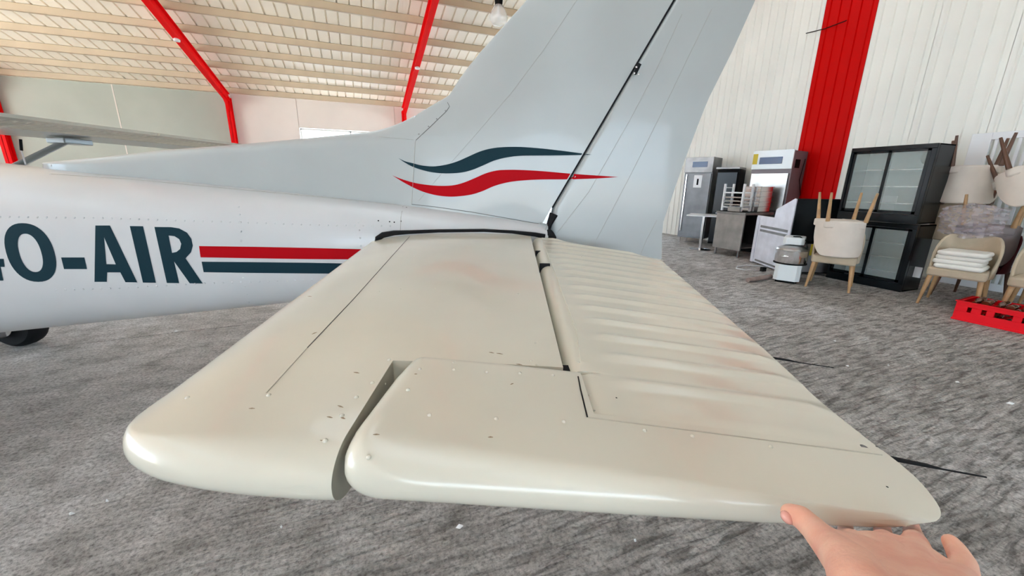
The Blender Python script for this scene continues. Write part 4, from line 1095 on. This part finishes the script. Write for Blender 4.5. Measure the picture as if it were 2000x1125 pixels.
# crumpled clear film hanging over the upturned chairs
fb = MB(); N_ = 26; fv = []; ff = []
f0 = wX(1893, 432, 6.80)
for i in range(N_):
    for j in range(N_):
        u, v_ = i/(N_-1)-.5, j/(N_-1)-.5
        dn = noise.noise(Vector((u*7, v_*7, 3))) * .09 + noise.noise(Vector((u*17, v_*17, 9))) * .035
        fv.append((dn + .10*(u*u+v_*v_)*3 - .05, u*.56, v_*.42*(1-.5*abs(u))))
for i in range(N_-1):
    for j in range(N_-1): ff.append((i*N_+j, (i+1)*N_+j, (i+1)*N_+j+1, i*N_+j+1))
fo = mesh_obj('plastic_film', fb.add(fv, ff), film, None, True, label='crumpled clear plastic film draped on the upturned chairs above the seat pads', category='plastic film'); fo.location = f0

# white slatted grille leaning on the wall
gy0 = wX(2030, 255, 8.1).y; gy1 = wX(1898, 262, 8.1).y
t = thing('slatted_gate', 'white slatted gate standing against the ribbed wall above the chair pile', 'gate', (8.12, gy1, 0), -math.pi/2)
Lg = gy1 - gy0 + .4; hz = wX(1898, 262, 8.12).z
for a, b_ in (((0, 0, 0), (.20, .04, hz)), ((Lg-.2, 0, 0), (Lg, .04, hz)), ((.2, 0, hz-.09), (Lg-.2, .04, hz)), ((.2, 0, 0), (Lg-.2, .04, .1)), ((.2, 0, hz-.62), (Lg-.2, .04, hz-.52))): bx(t, 'frame_bar', plasw, a, b_)
k = .235
while k < Lg-.22:
    bx(t, 'slat', plasw, (k, .01, .1), (k+.03, .03, hz-.09), None, 0); k += .07
# ---- red crate with brown bottles
pc = wz(1858, 622); pe = wz(2000, 653); d_ = (pe-pc).normalized(); angc = math.atan2(d_.y, d_.x)
t = thing('bottle_crate', 'red plastic crate of brown bottles on the floor at the right edge', 'crate', pc, angc)
Lc, Dc, Hc = .78, .42, .21
def crate_side(L):
    mb = MB(); zs = [0, .105, .15, Hc]
    mb.box((0, 0, 0), (L, .02, .10)); mb.box((0, 0, .155), (L, .02, Hc))
    holes = [(.09, .12), (.19, .225), (.28, .40), (.46, .495), (.56, .62)]; x = 0
    for h0_, h1_ in holes:
        if h1_ < L: mb.box((x, 0, .10), (h0_, .02, .155)); x = h1_
    mb.box((x, 0, .10), (L, .02, .155)); mb.box((-.01, -.01, Hc-.012), (L+.01, .025, Hc)); mb.box((-.006, -.008, 0), (L+.006, .022, .02))
    return mb
mesh_obj('side_wall', crate_side(Lc), plasr, t, bevel=.003)
mesh_obj('side_wall', crate_side(Lc).xf(Matrix.Translation((0, Dc-.02, 0))), plasr, t, bevel=.003)
mesh_obj('end_wall', crate_side(Dc-.04).xf(Matrix.Translation((.02, .02, 0)) @ Matrix.Rotation(math.pi/2, 4, 'Z')), plasr, t, bevel=.003)
mesh_obj('end_wall', crate_side(Dc-.04).xf(Matrix.Translation((Lc, .02, 0)) @ Matrix.Rotation(math.pi/2, 4, 'Z')), plasr, t, bevel=.003)
bx(t, 'bottom', plasr, (.01, .01, 0), (Lc-.01, Dc-.01, .012))
crM = Matrix.Translation(pc) @ Matrix.Rotation(angc, 4, 'Z')
bprof = [(.001, 0), (.030, 0), (.032, .01), (.032, .12), (.026, .16), (.014, .19), (.013, .235), (.016, .237), (.016, .25), (.001, .25)]
b0 = None
for layer, zc in ((0, .055), (1, .13), (2, .205)):
    for k in range(8):
        for h_ in range(1 if layer < 2 else 1):
            x = .10 + .083*k
            if b0 is None: b0 = mesh_obj('beer_bottle', MB().lathe(bprof, (0, 0, 0), 14), brownglass, None, True, angle=40); o = b0
            else: o = b0.copy(); COL.objects.link(o)
            fl_ = (k + layer) % 2
            o.matrix_world = crM @ Matrix.Translation((x, .085 if fl_ else .34, zc)) @ Matrix.Rotation(math.radians(90 if not fl_ else -90) + random.uniform(-.05, .05), 4, 'X')
            o['category'] = 'bottle'
            if layer == 2: o['label'] = 'brown glass bottle lying uppermost in the red crate'; o['group'] = 'brown bottles uppermost in the red crate'
            else: o['label'] = 'brown glass bottle lying under others in the red crate'; o['group'] = 'brown bottles deeper in the red crate'
# ---- pendant lamp
lp = wY(974, 30, 8.6)
t = thing('pendant_lamp', 'glass high-bay pendant lamp under the roof beside the tail fin', 'lamp', (lp.x, lp.y, lp.z), 0)
gl = mat('lamp_glass', (.85, .86, .85), .08, alpha=.35, spec=.8)
mesh_obj('lamp_shade', MB().lathe([(.06, .19), (.09, .17), (.15, .07), (.185, -.04), (.18, -.10), (.13, -.165), (.02, -.19)], (0, 0, 0), 28), gl, t, True)
mesh_obj('housing', MB().lathe([(.03, .5), (.075, .48), (.085, .3), (.075, .18), (.04, .17)], (0, 0, 0), 20), blackm, t, True)
mesh_obj('bulb', MB().lathe([(.02, .17), (.025, .08), (.045, 0), (.03, -.06), (.005, -.08)], (0, 0, 0), 14), plasw, t, True)
mesh_obj('cord', MB().tube([(0, 0, .5), (0, 0, roof_z(lp.y)-lp.z-.1)], .008, 6), blackm, t)

# ---- scraps on the floor
sm_ = mat('white_scrap', (.75, .75, .73), .8)
s0 = None
for x, y, s in ((141, 1005, .010), (898, 1030, .016), (1630, 667, .020), (1870, 748, .016), (1972, 789, .022), (1655, 716, .016), (1240, 1058, .006), (345, 648, .02), (1735, 715, .01), (550, 1032, .005), (210, 980, .006)):
    mb = MB().add([(-s, -s*.4, .002), (s*.2, -s*.7, .004), (s, s*.1, .010), (.1*s, s*.8, .004), (-.2*s, .1*s, .016), (0, 0, 0)], [(0, 1, 4), (1, 2, 4), (2, 3, 4), (3, 0, 4), (0, 5, 1), (1, 5, 2), (2, 5, 3), (3, 5, 0)])
    o = mesh_obj('paper_scrap', mb, sm_, None); o.location = wz(x, y) ; o.rotation_euler = (0, 0, x)
    o['label'] = 'tiny crumpled white scrap lying on the concrete floor'; o['category'] = 'litter'; o['group'] = 'white scraps on the concrete'
